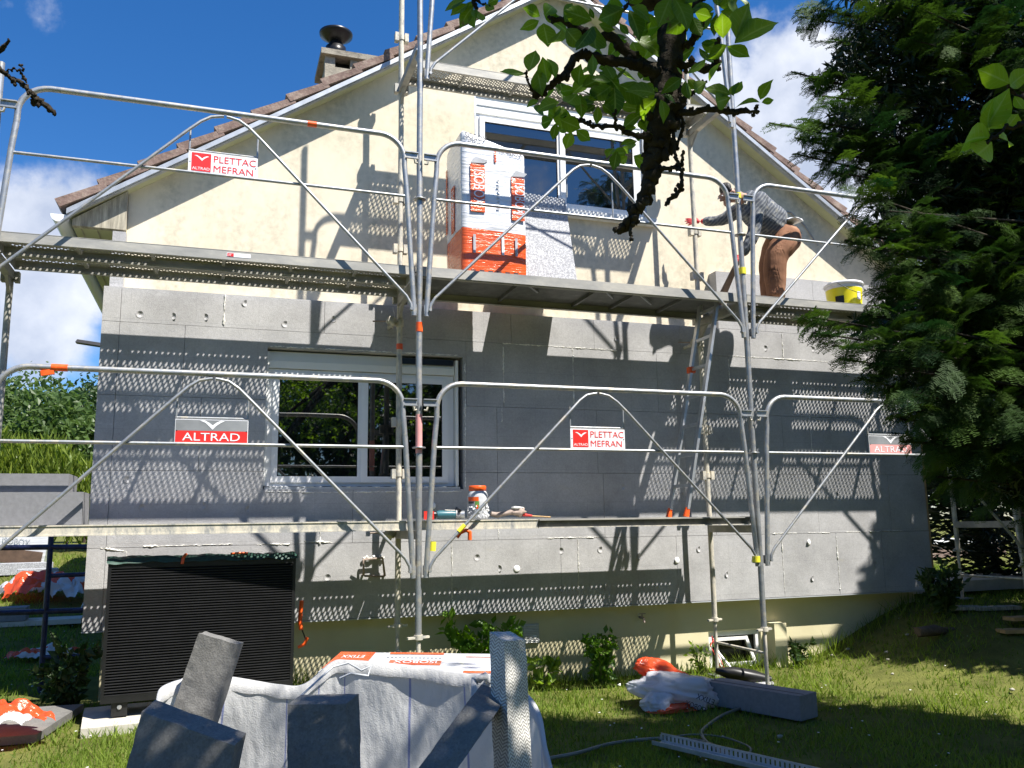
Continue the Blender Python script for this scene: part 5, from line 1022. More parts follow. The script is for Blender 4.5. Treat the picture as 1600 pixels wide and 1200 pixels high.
    # dark hair
    skinned('hair', [([hc+upv*.03-fwd*.045, hc+upv*.055+fwd*.01, hc+upv*.052+fwd*.05], [(.092, .088), (.085, .082), (.050, .06)]), ([hc-fwd*.05+upv*.03, hc-fwd*.065-upv*.03], [.07, .045])], 'hair', t, loc, .006, 2, None, .006, 40)
    sh = [([hip+Vector((-.02, 0, .085)), waist+Vector((0, 0, .01)), chest, neck+Vector((.02, 0, -.005)), neck+(head-neck)*.22], [(.160, .195), (.152, .185), (.158, .215), (.10, .15), .068]), ([chest+(shL-chest)*.5, shL, elL, handL-d*.01], [.10, .088, .062, .045]), ([chest+(shR-chest)*.5, shR, elR, handR-d2*.01], [.10, .088, .062, .045])]
    skinned('shirt', sh, 'shirt', t, loc, .008, 2, None, .010, 9)
    tr = [([hip+Vector((-.07, 0, .05)), hip+Vector((-.01, 0, .0)), hip+Vector((.0, 0, -.08))], [(.150, .17), (.162, .185), (.12, .15)])]
    for h, k, a in ((hL, kL, aL), (hR, kR, aR)):
        tr.append(([hip, h, (h+k)/2, k, (k+a)/2, a+Vector((0, 0, .06)), a+Vector((.0, 0, .0)), a+Vector((-.01, 0, -.035))], [.14, .145, .138, .125, .112, .098, .098, .088]))
    skinned('trousers', tr, 'trousers', t, loc, .009, 2, None, .012, 5)
    m = MB(); c = hip+Vector((-.06, 0, .14)); m.blob(hip+Vector((.03, -.06, .135)), (.10, .12, .022), 'sign_white', 4, .4, 8); m.build('shirt_tail', t)
    m = MB(); e = Vector(aty(1120, 456, .50)); e.z = 2.012; s0 = pR+(pR-e).normalized()*.10; X = (e-s0).normalized(); Yv = Vector((0, 1, 0)); Zv = X.cross(Yv)
    m.hexa([s0-Zv*.018-Yv*.015, s0+Zv*.018-Yv*.015, s0+Zv*.018+Yv*.015, s0-Zv*.018+Yv*.015, e-Zv*.045-Yv*.02, e+Zv*.045-Yv*.02, e+Zv*.045+Yv*.02, e-Zv*.045+Yv*.02], 'dark_wood')  # plain dark tapered bar from the closed hand down to the deck
    tag(m.build('held_bar', loc=e), 'dark brown tapered batten held by the bending worker, its end on the deck', 'bar')
worker()

# ------------------------------------------------------------------ shrubs and weeds
def shrub(name, label, x, y, w, h, n, size, mat='shrub_leaf', stems=7, cat='shrub', group=None):
    z = ground_z(x, y); t = thing(name, label, cat, (x, y, z), group); P = []; D = []; m = MB(); rr = random.Random(int(x*100+y*10))
    for s in range(stems):
        a = rr.uniform(0, 2*math.pi); tip = Vector((x+w*math.cos(a)*rr.uniform(.2, 1), y+w*.6*math.sin(a)*rr.uniform(.2, 1), z+h*rr.uniform(.55, 1))); b = Vector((x+rr.uniform(-.04, .04), y+rr.uniform(-.03, .03), z-.02)); mid = (b+tip)/2+Vector((rr.uniform(-.05, .05), rr.uniform(-.04, .04), .06*h))
        pts = [b, (b+mid)/2+Vector((0, 0, .02)), mid, (mid+tip)/2+Vector((0, 0, .015)), tip]; m.tube(pts, [.006, .005, .004, .003, .0015], 'stem', 5)
        for k in range(n//stems):
            f = rr.random()**.7; i = min(3, int(f*4)); q = pts[i].lerp(pts[i+1], f*4-i); P.append(q+Vector((rr.gauss(0, .02), rr.gauss(0, .02), rr.gauss(0, .015)))); D.append((math.cos(a)*.5, math.sin(a)*.5, .25))
    v, f = leaves(np.array(P), size, .6, .1, np.array(D), .9); npmesh('foliage', v, f, mat, t, np.repeat(np.clip(RNG.normal(.5, .25, len(P)), 0, 1), 4), (x, y, z)); m.build('stem', t); return t
shrub('shrub', 'light green leafy shrub against the plinth left of the air vent', .78, .80, .46, .62, 460, .095, stems=14)
shrub('shrub', 'smaller bushy shrub by the plinth between the vent and the tap', 1.88, .86, .24, .48, 300, .07, stems=10)
shrub('shrub', 'low weedy plant at the plinth below the tap, left of the basement window', 2.95, .95, .18, .30, 90, .05, 'young_leaf', 8)
shrub('shrub', 'small reddish-stemmed plant right of the basement light well', 4.02, .92, .18, .28, 140, .07, 'dark_leaf')
shrub('shrub', 'dark green bush in the shade at the right end of the house wall', 5.45, .45, .30, .50, 420, .085, 'dark_leaf', 12)
shrub('shrub', 'dark bush growing beside the left of the heat pump', -2.42, .80, .24, .50, 420, .075, 'dark_leaf', 12)
shrub('weed', 'thin wild plant with narrow leaves right behind the tall upright offcut', 1.25, .7, .16, .30, 60, .10, 'young_leaf', 6, 'plant')

# ------------------------------------------------------------------ background trees, hedge, lamp
def bg():
    def B(cx, cz, r, n, s, sy=1):
        rr = random.Random(s); return [(cx+rr.uniform(-r, r)*.6, rr.uniform(-r, r)*.5*sy, cz+rr.uniform(-r, r)*.45, r*rr.uniform(.45, .7), r*rr.uniform(.45, .7), r*rr.uniform(.4, .6)) for _ in range(n)]
    T = [('rounded green tree behind the hedge, tallest in the left background', -7.6, 22, 5.6, B(0, 3.5, 2.4, 9, 1), 'tree_leaf', 15000), ('dark green tree right beside the house corner in the left background', -5.4, 25, 5.2, B(.4, 3.6, 2.1, 8, 2), 'dark_leaf', 11000),
         ('broad green tree at the left edge of the background', -10.6, 24, 5.5, B(0, 3.2, 2.6, 9, 3), 'tree_leaf', 12000), ('low green tree just left of the house, nearer than the others', -5.6, 16, 4, B(0, 2.2, 1.5, 7, 4), 'tree_leaf', 9000)]
    for lab, x, y, h, b, mt, n in T: tree(lab, 'tree', x, y, h, b, n, .17, mt, group='trees behind the garden on the left')
    for lab, x, y, s, n in (('bright yellow-green young tree showing past the right corner of the house', 12.8, 12.0, 21, 5200), ('tall light green tree farther back past the right corner', 17.5, 19.0, 22, 5200), ('green tree beyond the conifer at the right edge', 22.5, 18.0, 24, 5000)):
        tree(lab, 'tree', x, y, 6, B(0, 3.4, 2.6, 9, s), n, .20, 'young_leaf' if s == 21 else 'tree_leaf', group='trees beyond the right corner')
    # hedge of grassy yellow-green shoots
    z = ground_z(-6, 12.5); t = thing('hedge', 'bright yellow-green feathery hedge across the left background', 'hedge', (-6, 12.5, z)); n = 17000; x = RNG.uniform(-12, -3.0, n); y = 12.5+RNG.normal(size=n)*.35; hh = 1.95+.22*np.sin(x*2.1)+.12*np.sin(x*5.3); zz = z+hh*RNG.random(n)**.6
    P = np.stack([x, y, zz], 1); D = np.stack([RNG.normal(size=n)*.35, RNG.normal(size=n)*.3-.3, np.full(n, 1.0)], 1); v, f = leaves(P, .26, .16, -.1, D, .35); npmesh('foliage', v, f, 'hedge_leaf', t, np.repeat(np.clip(RNG.normal(.5, .3, n), 0, 1), 4), (-6, 12.5, z))
    m = MB()
    for i in range(24): xx = -11.8+i*.38; m.cyl((xx, 12.5, z-.1), (xx+.05, 12.5, z+1.1), .02, 'brown_bark', 6)
    m.build('stems', t)
    # street lamp head past the corner
    a = Vector(aty(120, 537, 20)); z = ground_z(-4.4, 20); t = thing('street_lamp', 'black street lamp head sticking out past the left corner of the house', 'street lamp', (-4.3, 20, z))
    m = MB(); m.cyl((-4.3, 20, z), (-4.3, 20, 5.1), .06, 'black_metal', 12, .04); m.build('pole', t); m = MB(); m.tube([(-4.3, 20, 5.1), (-4.75, 20, 5.20)], .035, 'black_metal', 8); m.build('arm', t)
    m = MB(); m.hexa([(-5.40, 19.86, 5.24), (-4.72, 19.86, 5.16), (-4.72, 20.14, 5.16), (-5.40, 20.14, 5.24), (-5.36, 19.9, 5.33), (-4.72, 19.9, 5.26), (-4.72, 20.1, 5.26), (-5.36, 20.1, 5.33)], 'black_metal'); m.build('lamp_head', t)
    # garden trees behind the photographer: they are what the window panes mirror
    for i, (x, y, r) in enumerate(((-7.5, -12.5, 3.0), (-3.2, -13.5, 3.2), (-12, -12.5, 3.0), (-5.2, -16, 3.2), (1.6, -14, 3.0), (6.2, -13.5, 3.1))):
        tree(['tree of the garden across from the house, second from the left seen in the panes', 'widest garden tree facing the house', 'leftmost garden tree facing the house', 'hindmost garden tree facing the house', 'garden tree facing the house, second from the right', 'rightmost garden tree facing the house'][i], 'tree', x, y, 6, [(a, b, c, d*1.2, e*1.2, f*1.2) for a, b, c, d, e, f in B(0, 3.1, r, 9, 31+i)], 7000, .26, 'dark_leaf', group='trees facing the house')
bg()

# ------------------------------------------------------------------ conifers on the right
def sprig(needle=.027, L=.155, nn=20, side=True):
    """flat yew spray: twig + two ranks of needles, with side twigs"""
    vs = []; fs = []
    def twig(o, d, L, nn):
        d = d.normalized(); s = d.cross(Vector((0, 0, 1))).normalized(); up = s.cross(d)
        for i in range(nn):
            f = (i+.5)/nn
            for sd in (-1, 1):
                p = o+d*L*f+Vector((0, 0, -.03*f*f)); nd = (d*.45+s*sd+up*random.uniform(-.25, .35)).normalized(); l = needle*(1-.45*f)*random.uniform(.8, 1.15); w = nd.cross(up).normalized()*.0019; b = len(vs)
                vs.extend([p-w, p+w, p+nd*l*.75+w*.8, p+nd*l*.75-w*.8+nd*l*.25]); fs.append((b, b+1, b+2, b+3))
        b = len(vs); w = s*.0016; e = o+d*L+Vector((0, 0, -.03)); vs.extend([o-w, o+w, e+w*.4, e-w*.4]); fs.append((b, b+1, b+2, b+3))
    twig(Vector((0, 0, 0)), Vector((1, 0, 0)), L, nn)
    if side:
        for f, a, l in ((.15, .8, .62), (.28, -.75, .58), (.45, .7, .5), (.6, -.65, .4), (.74, .6, .3)):
            twig(Vector((L*f, 0, -.01*f)), Vector((math.cos(a), math.sin(a), random.uniform(-.1, .1))), L*l, int(nn*l)+3)
    return np.array([tuple(v) for v in vs]), np.array(fs)
def place_sprigs(P, D, protos, scl):
    V_, F_, Rn = [], [], []; base = 0
    for i in range(len(P)):
        pv, pf = protos[i % len(protos)]; d = D[i]/np.linalg.norm(D[i]); s = np.cross([0, 0, 1.0], d); s = s/(np.linalg.norm(s)+1e-9); u = np.cross(d, s); a = RNG.normal()*.45; s2 = s*math.cos(a)+u*math.sin(a); u2 = np.cross(d, s2)
        M = np.stack([d, s2, u2]); V_.append(pv*scl[i] @ M+P[i]); F_.append(pf+base); base += len(pv); Rn.append(np.full(len(pv), np.clip(RNG.normal(.38+.35*noise.noise((P[i][0]*1.6, P[i][1]*1.6, P[i][2]*1.6)), .28), 0, 1)))
    return np.concatenate(V_), np.concatenate(F_), np.concatenate(Rn)
def yew():
    X, Y = 4.75, -3.15; z = ground_z(X, Y); t = thing('yew_tree', 'large dark green yew tree with feathery needle sprays filling the right side', 'yew tree', (X, Y, z)); T = np.array([X, Y, 0])
    protos = [sprig() for _ in range(6)]
    # bough tips: (px, py, depth) silhouette boughs then inner mass
    tips = [(1262, 12, 4.6), (1290, 60, 4.5), (1236, 26, 4.7), (1252, 122, 4.5), (1226, 112, 4.6), (1275, 150, 4.3), (1192, 192, 4.2), (1232, 215, 4.3), (1262, 190, 4.3), (1232, 240, 4.3), (1290, 270, 4.2), (1262, 235, 4.3), (1330, 300, 4.1), (1380, 330, 4.1), (1318, 225, 4.3), (1345, 355, 4.2), (1310, 375, 4.1), (1322, 362, 4.1), (1352, 388, 4.0), (1375, 400, 4.0), (1390, 430, 4.1), (1368, 455, 4.0), (1240, 492, 3.8), (1262, 520, 3.8), (1290, 540, 3.8), (1340, 490, 4.0), (1300, 560, 3.9), (1345, 570, 3.9), (1330, 590, 3.9), (1372, 560, 4.0), (1372, 610, 4.0), (1392, 640, 4.1), (1396, 690, 4.2), (1420, 660, 4.2), (1440, 710, 4.3), (1395, 655, 4.1), (1455, 745, 4.5), (1475, 720, 4.6), (1500, 760, 4.8), (1530, 770, 5.0), (1575, 780, 5.0)]
    P, D, S = [], [], []; m = MB(); rr = random.Random(5)
    bx_ = [-80, 0, 60, 110, 150, 192, 215, 250, 300, 340, 365, 385, 420, 475, 500, 540, 580, 620, 660, 700, 740, 780, 820]; by_ = [1260, 1258, 1240, 1222, 1250, 1188, 1240, 1270, 1310, 1335, 1305, 1325, 1352, 1352, 1242, 1290, 1330, 1372, 1385, 1410, 1445, 1480, 1540]
    def inside(c, soft=14):
        d = np.array(c)-CP; dep = d@CF
        if dep < .5: return True
        px = 800+FPX*(d@CR)/dep; py = 600-FPX*(d@CU)/dep
        return px > np.interp(py, bx_, by_)+rr.uniform(-4, soft) and (py < 800 or px > 1600)
    def bough(tip, heavy, r0=.012):
        tip = np.array(tip); rt = np.array([X+rr.uniform(-.15, .15), Y+rr.uniform(-.15, .15), max(z+.6, tip[2]-rr.uniform(.2, .9))]); mid = (rt+tip)/2+np.array([0, 0, .18+rr.uniform(-.1, .15)])
        pts = [rt+(mid-rt)*f*2 if f < .5 else mid+(tip-mid)*(f-.5)*2 for f in np.linspace(0, 1, 9)]; m.tube(pts, [r0*(1-f)+.004 for f in np.linspace(0, 1, 9)], 'bark', 6, jit=.3)
        Lh = np.linalg.norm(tip-rt); dr = (tip-mid)/np.linalg.norm(tip-mid); nb = heavy
        for k in range(nb):
            f = 1-rr.random()**1.35*.80; a = rt+(mid-rt)*f*2 if f < .5 else mid+(tip-mid)*(f-.5)*2
            sp = .09+.30*(1-f); off = np.array([rr.gauss(0, 1), rr.gauss(0, 1), rr.gauss(-.15, .75)])*sp*.75; c = a+off
            
            if not inside(c): continue
            dd = dr*.8+off/(np.linalg.norm(off)+.05)*.85+np.array([0, 0, -.18]); P.append(c-dd/np.linalg.norm(dd)*.10); D.append(dd+RNG.normal(size=3)*.25); S.append(rr.uniform(.8, 1.35)*(.9 if f > .9 else 1.05))
        P.append(tip-dr*.15); D.append(dr+np.array([0, 0, .05])); S.append(1.15)
    for px, py, d in tips: bough(atd(px+10, py, d), 52)
    for k in range(185):    # inner and outer mass around the trunk
        a = rr.uniform(0, 2*math.pi); h = rr.random(); r = (1.75-.7*h)*rr.uniform(.6, 1); tip = (X+r*math.cos(a), Y+r*math.sin(a), z+1.1+h*6.3)
        d = np.array(tip)-CP; dep = d@CF; px = 800+FPX*(d@CR)/dep; py = 600-FPX*(d@CU)/dep
        if tip[0] > X+.7 or dep > 5.3 or (dep > 0 and px < 1330+max(0, py-300)*.32): continue
        bough(tip, 34)
    for k in range(120):
        px = rr.uniform(1360, 1680); py = rr.uniform(-60, 720)
        if px < 1350+max(0, py-330)*.35: continue
        bough(atd(px, py, rr.uniform(4.2, 5.15)), 42)
    n = 60000; px = RNG.uniform(1300, 1720, n); py = RNG.uniform(-90, 790, n); dp = RNG.uniform(4.4, 5.35, n); px = np.maximum(px, 0); bd = np.interp(py, bx_, by_)+70+25*np.sin(py*.05)+18*np.sin(py*.13); k_ = px > bd; Q = np.array([atd(a, b, c) for a, b, c in zip(px[k_], py[k_], dp[k_])]); vv, ff = leaves(Q, .055, .3, .1); npmesh('inner_foliage', vv, ff, 'thuja_leaf', t, np.repeat(RNG.random(len(Q))*.5, 4), (X, Y, z))  # dark-coloured leaves give the crown's interior its shade
    v, f, rn = place_sprigs(np.array(P), np.array(D), protos, S); npmesh('crown', v, f, 'yew_needle', t, rn, (X, Y, z))
    m.build('limbs', t); m = MB(); m.tube([(X, Y, z-.1), (X+.05, Y, z+1.5), (X-.04, Y+.05, z+4), (X, Y, z+7)], [.22, .19, .12, .03], 'brown_bark', 14, jit=.3); m.build('trunk', t)
yew()
def conifer(x, y, h, r, label, n, seed, base=.35):
    z = ground_z(x, y); t = thing('conifer', label, 'conifer', (x, y, z), 'dark conifers behind the scaffold'); rr = np.random.default_rng(seed); f = rr.random(n)**.85; a = rr.uniform(0, 2*math.pi, n)
    prof = np.clip(1.15*(1-f)**.55, 0, 1)*np.clip(.55+f*5, 0, 1); cl = .8+.25*np.sin(a*5+f*19)+.1*np.sin(a*11-f*31); q = r*prof*cl*(.55+.45*rr.random(n)**.4)
    P = np.stack([x+q*np.cos(a), y+q*np.sin(a), z+base+f*(h-base)], 1); D = np.stack([np.cos(a), np.sin(a), np.full(n, .25)], 1); v, ff = leaves(P, .15, .28, .2, D, .55); npmesh('foliage', v, ff, 'thuja_leaf', t, np.repeat(np.clip(rr.normal(.4, .3, n), 0, 1), 4), (x, y, z))
    m = MB(); m.tube([(x, y, z-.1), (x, y, z+h*.5), (x, y, z+h*.95)], [.13, .09, .02], 'brown_bark', 10, jit=.2)
    for k in range(40): b = rr.uniform(0, 6.28); zz = z+rr.uniform(.2, h*.7); m.tube([(x, y, zz), (x+r*.7*math.cos(b), y+r*.7*math.sin(b), zz+.25)], [.02, .005], 'brown_bark', 5)
    m.build('trunk', t)
conifer(8.35, 1.75, 6.0, 1.45, 'dense dark conifer right behind the far scaffold post', 34000, 3, .1)
conifer(9.6, 2.9, 6.2, 1.5, 'dense dark conifer farther back at the right edge', 16000, 4, .3)

conifer(7.25, -.8, 6.2, 1.4, 'dense conifer just outside the right edge of the view', 15000, 6, .4)
conifer(6.95, -1.95, 6.2, 1.15, 'slim tall conifer outside the right edge, nearest the lawn', 15000, 12, .5)
conifer(9.3, -.5, 6.2, 1.7, 'broad conifer farthest right, outside the view', 15000, 8, .3)

# ------------------------------------------------------------------ apple tree over the photographer
def apple_leaf_mesh(P, D, N, size, rnd):
    """curved ovate leaves: P base, D direction, N normal"""
    tv = []; rows = 6
    prof = [0, .58, .92, 1.0, .80, .36, 0]
    V_, F_, Rn = [], [], []; base = 0
    for p, d, n, s, r in zip(P, D, N, size, rnd):
        d = d/np.linalg.norm(d); n = n-d*(n@d); n /= np.linalg.norm(n); u = np.cross(d, n); cur = RNG.uniform(-.3, .5); w = RNG.uniform(.23, .33); fold = RNG.uniform(.06, .2); vs = []
        for i, q in enumerate(prof):
            f = i/6; c = p+d*s*f*(1-.15*f)-n*s*cur*f*f
            for k in (-1, -.5, 0, .5, 1): wv = RNG.normal()*.008*s if abs(k) == 1 else 0; vs.append(c+u*k*q*w*s+n*(abs(k)*fold*q*s*.5+wv))
        vs = np.array(vs); fs = [(i*5+k, i*5+k+1, (i+1)*5+k+1, (i+1)*5+k) for i in range(6) for k in range(4)]
        V_.append(vs); F_.append(np.array(fs)+base); base += 35; Rn.append(np.full(35, r))
    return np.concatenate(V_), np.concatenate(F_), np.concatenate(Rn)
def apple():
    X, Y = 1.35, -7.4; z = ground_z(X, Y); t = thing('apple_tree', 'old apple tree with a dark lichened limb and green leaves drooping at the top', 'apple tree', (X, Y, z)); mb = MB(); A = lambda *p: Vector(atd(*p))
    def limb(pts, rs, knob=.5, seed=0, sub=9):
        sm = []; rr_ = []
        for i in range(len(pts)-1):
            p0, p1, p2, p3 = pts[max(i-1, 0)], pts[i], pts[i+1], pts[min(i+2, len(pts)-1)]
            for j in range(sub): f = j/sub; sm.append(.5*((2*p1)+(-p0+p2)*f+(2*p0-5*p1+4*p2-p3)*f*f+(-p0+3*p1-3*p2+p3)*f**3)+Vector([random.gauss(0, .0016) for _ in range(3)])); rr_.append((rs[i]*(1-f)+rs[i+1]*f)*(1+.25*random.random()*knob))
        sm.append(pts[-1]); rr_.append(rs[-1]); mb.tube(sm, rr_, 'bark', 9, jit=knob*.9, seed=seed)
        for k in range(int(len(sm)*.9)):   # spurs, lichen tufts
            i = random.randrange(len(sm)); c = sm[i]; r = rr_[i]; d = Vector([random.gauss(0, 1) for _ in range(3)]).normalized(); mb.blob(c+d*r*1.1, (r*random.uniform(.3, .6)+.002, r*.4+.002, r*random.uniform(.3, .7)+.002), 'bark', k, .9, 4)
        return sm
    tops = Vector((.55, -5.9, 2.6)); mb.tube([(X, Y, z-.1), (X-.05, Y+.05, z+1.2), (X-.2, Y+.3, z+2.4), (X-.45, Y+.9, 2.1)], [.17, .14, .12, .09], 'bark', 14, jit=.3)
    main = limb([Vector((X-.45, Y+.9, 2.1)), tops, A(1085, -140, 1.75), A(1062, -20, 1.68), A(1050, 60, 1.64), A(1042, 130, 1.62), A(1036, 190, 1.6), A(1024, 240, 1.6), A(1014, 285, 1.6), A(998, 325, 1.6), A(982, 350, 1.6), A(965, 362, 1.6)], [.085, .07, .040, .028, .025, .023, .021, .017, .013, .011, .009, .006], .35)
    twigs = [([(1058, 108, 1.63), (1000, 100, 1.62), (960, 62, 1.60), (915, 50, 1.6), (880, 34, 1.58), (856, 26, 1.58)], [.017, .015, .014, .011, .007, .004]),
             ([(1040, 120, 1.62), (1000, 104, 1.6), (940, 92, 1.58), (902, 88, 1.56), (880, 120, 1.55), (850, 140, 1.54), (832, 150, 1.54)], [.017, .015, .014, .013, .010, .008, .005]), ([(838, 148, 1.54), (826, 132, 1.53), (822, 112, 1.52)], [.004, .003, .002]),
             ([(1034, 210, 1.6), (1000, 214, 1.58), (965, 200, 1.56), (930, 196, 1.55), (902, 188, 1.55), (876, 182, 1.55)], [.008, .007, .006, .005, .004, .002]), ([(962, 200, 1.56), (960, 185, 1.55), (962, 172, 1.55)], [.004, .003, .002]),
             ([(1046, 176, 1.61), (1080, 176, 1.58), (1110, 172, 1.56), (1142, 176, 1.55), (1160, 172, 1.54), (1178, 176, 1.53), (1186, 164, 1.52)], [.010, .008, .008, .007, .006, .004, .002]), ([(1066, 160, 1.58), (1085, 140, 1.57), (1104, 128, 1.56)], [.006, .004, .002]),
             ([(1048, 95, 1.62), (1085, 104, 1.6), (1115, 104, 1.58), (1120, 88, 1.57), (1122, 60, 1.56)], [.012, .011, .009, .008, .005]), ([(1062, 50, 1.64), (1040, 20, 1.62), (1030, -20, 1.6)], [.010, .008, .006]), ([(1060, 25, 1.64), (1090, 5, 1.62), (1110, -30, 1.6)], [.012, .01, .008]),
             ([(1048, 175, 1.6), (1052, 215, 1.58), (1058, 250, 1.57), (1066, 275, 1.56), (1058, 300, 1.56), (1040, 322, 1.56)], [.006, .005, .005, .005, .007, .004]), ([(1024, 262, 1.6), (1046, 262, 1.58), (1062, 256, 1.57), (1068, 238, 1.56)], [.007, .006, .004, .002]), ([(992, 335, 1.6), (985, 360, 1.59), (988, 376, 1.58)], [.006, .005, .003]),
             ([(1060, 110, 1.62), (1062, 160, 1.6), (1066, 200, 1.59), (1058, 235, 1.58)], [.006, .005, .004, .003]), ([(1070, 70, 1.62), (1085, 60, 1.6), (1100, 30, 1.58)], [.010, .008, .006]), ([(945, 60, 1.6), (960, 30, 1.58), (985, 5, 1.56)], [.006, .005, .004]),
             ([(-60, 60, 1.7), (-10, 100, 1.66), (8, 116, 1.65), (30, 128, 1.64), (46, 142, 1.63), (58, 155, 1.62), (72, 164, 1.62), (86, 177, 1.62)], [.010, .007, .006, .005, .005, .006, .008, .004]), ([(42, 128, 1.63), (32, 112, 1.63), (34, 102, 1.62)], [.0025, .002, .001]), ([(5, 115, 1.65), (16, 109, 1.65), (30, 110, 1.64)], [.003, .002, .001]), ([(50, 146, 1.63), (54, 158, 1.63), (56, 163, 1.63)], [.004, .004, .006]), ([(-20, 90, 1.66), (4, 78, 1.66), (12, 60, 1.65)], [.006, .005, .003]), ([(22, 126, 1.64), (25, 134, 1.64)], [.004, .005]),
             ([(720, -60, 1.6), (735, -10, 1.58), (742, 10, 1.57), (744, 22, 1.56)], [.006, .004, .003, .002]), ([(735, -10, 1.58), (752, 4, 1.57), (766, 10, 1.56)], [.003, .002, .001])]
    for i, (w, rs) in enumerate(twigs): limb([A(*p) for p in w], [r*.62 for r in rs], .7, i, 6)
    # connecting limbs above the frame
    for w, rs in (([Vector((X-.45, Y+.9, 2.1)), Vector((-.6, -6.0, 2.9)), A(-60, 60, 1.7)+Vector((0, 0, .5)), A(-60, 60, 1.7)], [.06, .03, .015, .010]), ([tops, A(900, -300, 1.75), A(720, -60, 1.6)], [.04, .02, .006]), ([tops, Vector((1.1, -4.9, 2.4)), A(1750, 40, 1.5), A(1640, 130, 1.32)], [.04, .02, .010, .005])): limb(w, rs, .4, 3, 6)
    limb([A(1640, 130, 1.32), A(1600, 150, 1.30), A(1584, 148, 1.29), A(1574, 128, 1.28)], [.005, .003, .0022, .0018], .2, 1, 4); limb([A(1640, 160, 1.3), A(1600, 192, 1.26), A(1570, 200, 1.25), A(1545, 222, 1.24)], [.004, .003, .0022, .0015], .2, 1, 4)
    mb.build('limb', t)
    P, D, N, S, Rn = [], [], [], [], []
    def leafpx(b, tip, d, rn=.5, tilt=None):
        a = atd(b[0], b[1], d); c = atd(tip[0], tip[1], d+random.uniform(-.02, .02)); dd = c-a; P.append(a); D.append(dd); S.append(np.linalg.norm(dd)*1.22); n = CF*-1*random.choice([1, -1])+np.array([random.gauss(0, .45), random.gauss(0, .45), .5]); N.append(n); Rn.append(rn)
    def rosette(px, py, d, k, L=52, rn=.45):
        for i in range(k):
            a = 2*math.pi*(i+random.random()*.6)/k; l = L*random.uniform(.45, 1.1); leafpx((px+6*math.cos(a), py+6*math.sin(a)), (px+l*math.cos(a), py+l*math.sin(a)*.8+6), d+random.uniform(-.03, .03), min(1, max(0, random.gauss(rn, .25))))
    for b, e in (((1148, 68), (1212, 26)), ((1150, 60), (1172, 4)), ((1136, 72), (1170, 92)), ((1136, 70), (1108, 92)), ((1130, 60), (1128, 20)), ((1104, 128), (1078, 145)), ((1108, 128), (1116, 96)), ((1142, 148), (1108, 132)), ((1142, 152), (1108, 164)), ((1144, 148), (1160, 130)), ((1146, 150), (1150, 126)), ((1187, 160), (1150, 156)), ((1188, 156), (1196, 128)), ((1190, 160), (1208, 157)), ((822, 115), (782, 118)), ((826, 112), (838, 84)), ((840, 108), (846, 148)), ((856, 130), (848, 90)), ((868, 122), (858, 88)), ((925, 120), (930, 88))): leafpx(b, e, 1.53, random.uniform(.5, 1))
    for px, py, k, L in ((848, 30, 5, 46), (880, 40, 4, 50), (930, 35, 6, 55), (930, 110, 6, 55), (905, 140, 6, 56), (880, 160, 6, 50), (870, 186, 5, 40), (935, 160, 6, 50), (960, 130, 6, 60), (985, 60, 6, 58), (1000, 130, 6, 58), (1040, 40, 7, 60), (1090, 70, 6, 55), (1080, 20, 6, 60), (1120, 15, 6, 55), (980, 10, 6, 55), (1010, 175, 6, 48), (965, 230, 5, 38), (1030, 150, 6, 50), (895, 200, 5, 34), (1000, 200, 4, 36), (1070, 120, 5, 50), (848, 158, 4, 38), (1050, -10, 7, 60), (1150, -5, 5, 50), (985, 240, 4, 34)): rosette(px, py, random.uniform(1.52, 1.68), k, L)
    for b, e in (((728, 0), (694, 10)), ((732, 6), (706, 26)), ((740, 10), (716, 34)), ((742, 14), (750, 40)), ((744, 16), (738, 40)), ((735, -6), (712, -14)), ((758, 6), (772, 18)), ((762, 6), (780, -4)), ((736, 2), (728, 20))): leafpx(b, e, 1.56, .5)
    for b, e in (((1578, 130), (1534, 110)), ((1578, 135), (1600, 112)), ((1585, 150), (1598, 172)), ((1546, 205), (1535, 165)), ((1568, 200), (1548, 175)), ((1572, 200), (1588, 182)), ((1545, 215), (1500, 222)), ((1548, 214), (1490, 214)), ((1550, 222), (1516, 252)), ((1560, 214), (1590, 216)), ((1540, 200), (1572, 152))): leafpx(b, e, 1.27, .95)
    n0 = len(P)
    for k in range(620):    # rest of the crown, above and behind the view
        c = np.array([RNG.uniform(-.7, 2.6), RNG.uniform(-7.6, -5.0), RNG.uniform(1.6, 3.8)]) if k < 230 else np.array([RNG.normal(-.12, .48), RNG.normal(-6.0, .30), RNG.normal(2.05, .3)]); d = c-CP; dep = d@CF
        if dep > .1 and abs((d@CR)/dep) < .66 and (d@CU)/dep < .52: continue
        for i in range(6): dd = RNG.normal(size=3); dd /= np.linalg.norm(dd); P.append(c+dd*.02); D.append(dd); S.append(RNG.uniform(.05, .085)*(1 if k < 230 else 1.25)); N.append(np.array([RNG.normal()*.5, RNG.normal()*.5, 1])); Rn.append(RNG.random())
    v, f, rn = apple_leaf_mesh(P, D, N, S, Rn); nl = len(v)//35; npmesh('leaves', v, f, 'apple_leaf', t, rn, (X, Y, z), True, {'lu': np.tile(np.tile([-1, -.5, 0, .5, 1], 7), nl), 'lv': np.tile(np.repeat(np.arange(7)/6, 5), nl)})
    m = MB(); rr = random.Random(9)
    for k in range(26): a = Vector((rr.uniform(-.4, 2.2), rr.uniform(-7.2, -5.6), rr.uniform(2.5, 3.6))); m.tube([tops.lerp(a, .1), tops.lerp(a, .6)+Vector((0, 0, .1)), a], [.02, .012, .004], 'bark', 6, jit=.4)
    m.build('branches', t)
apple()

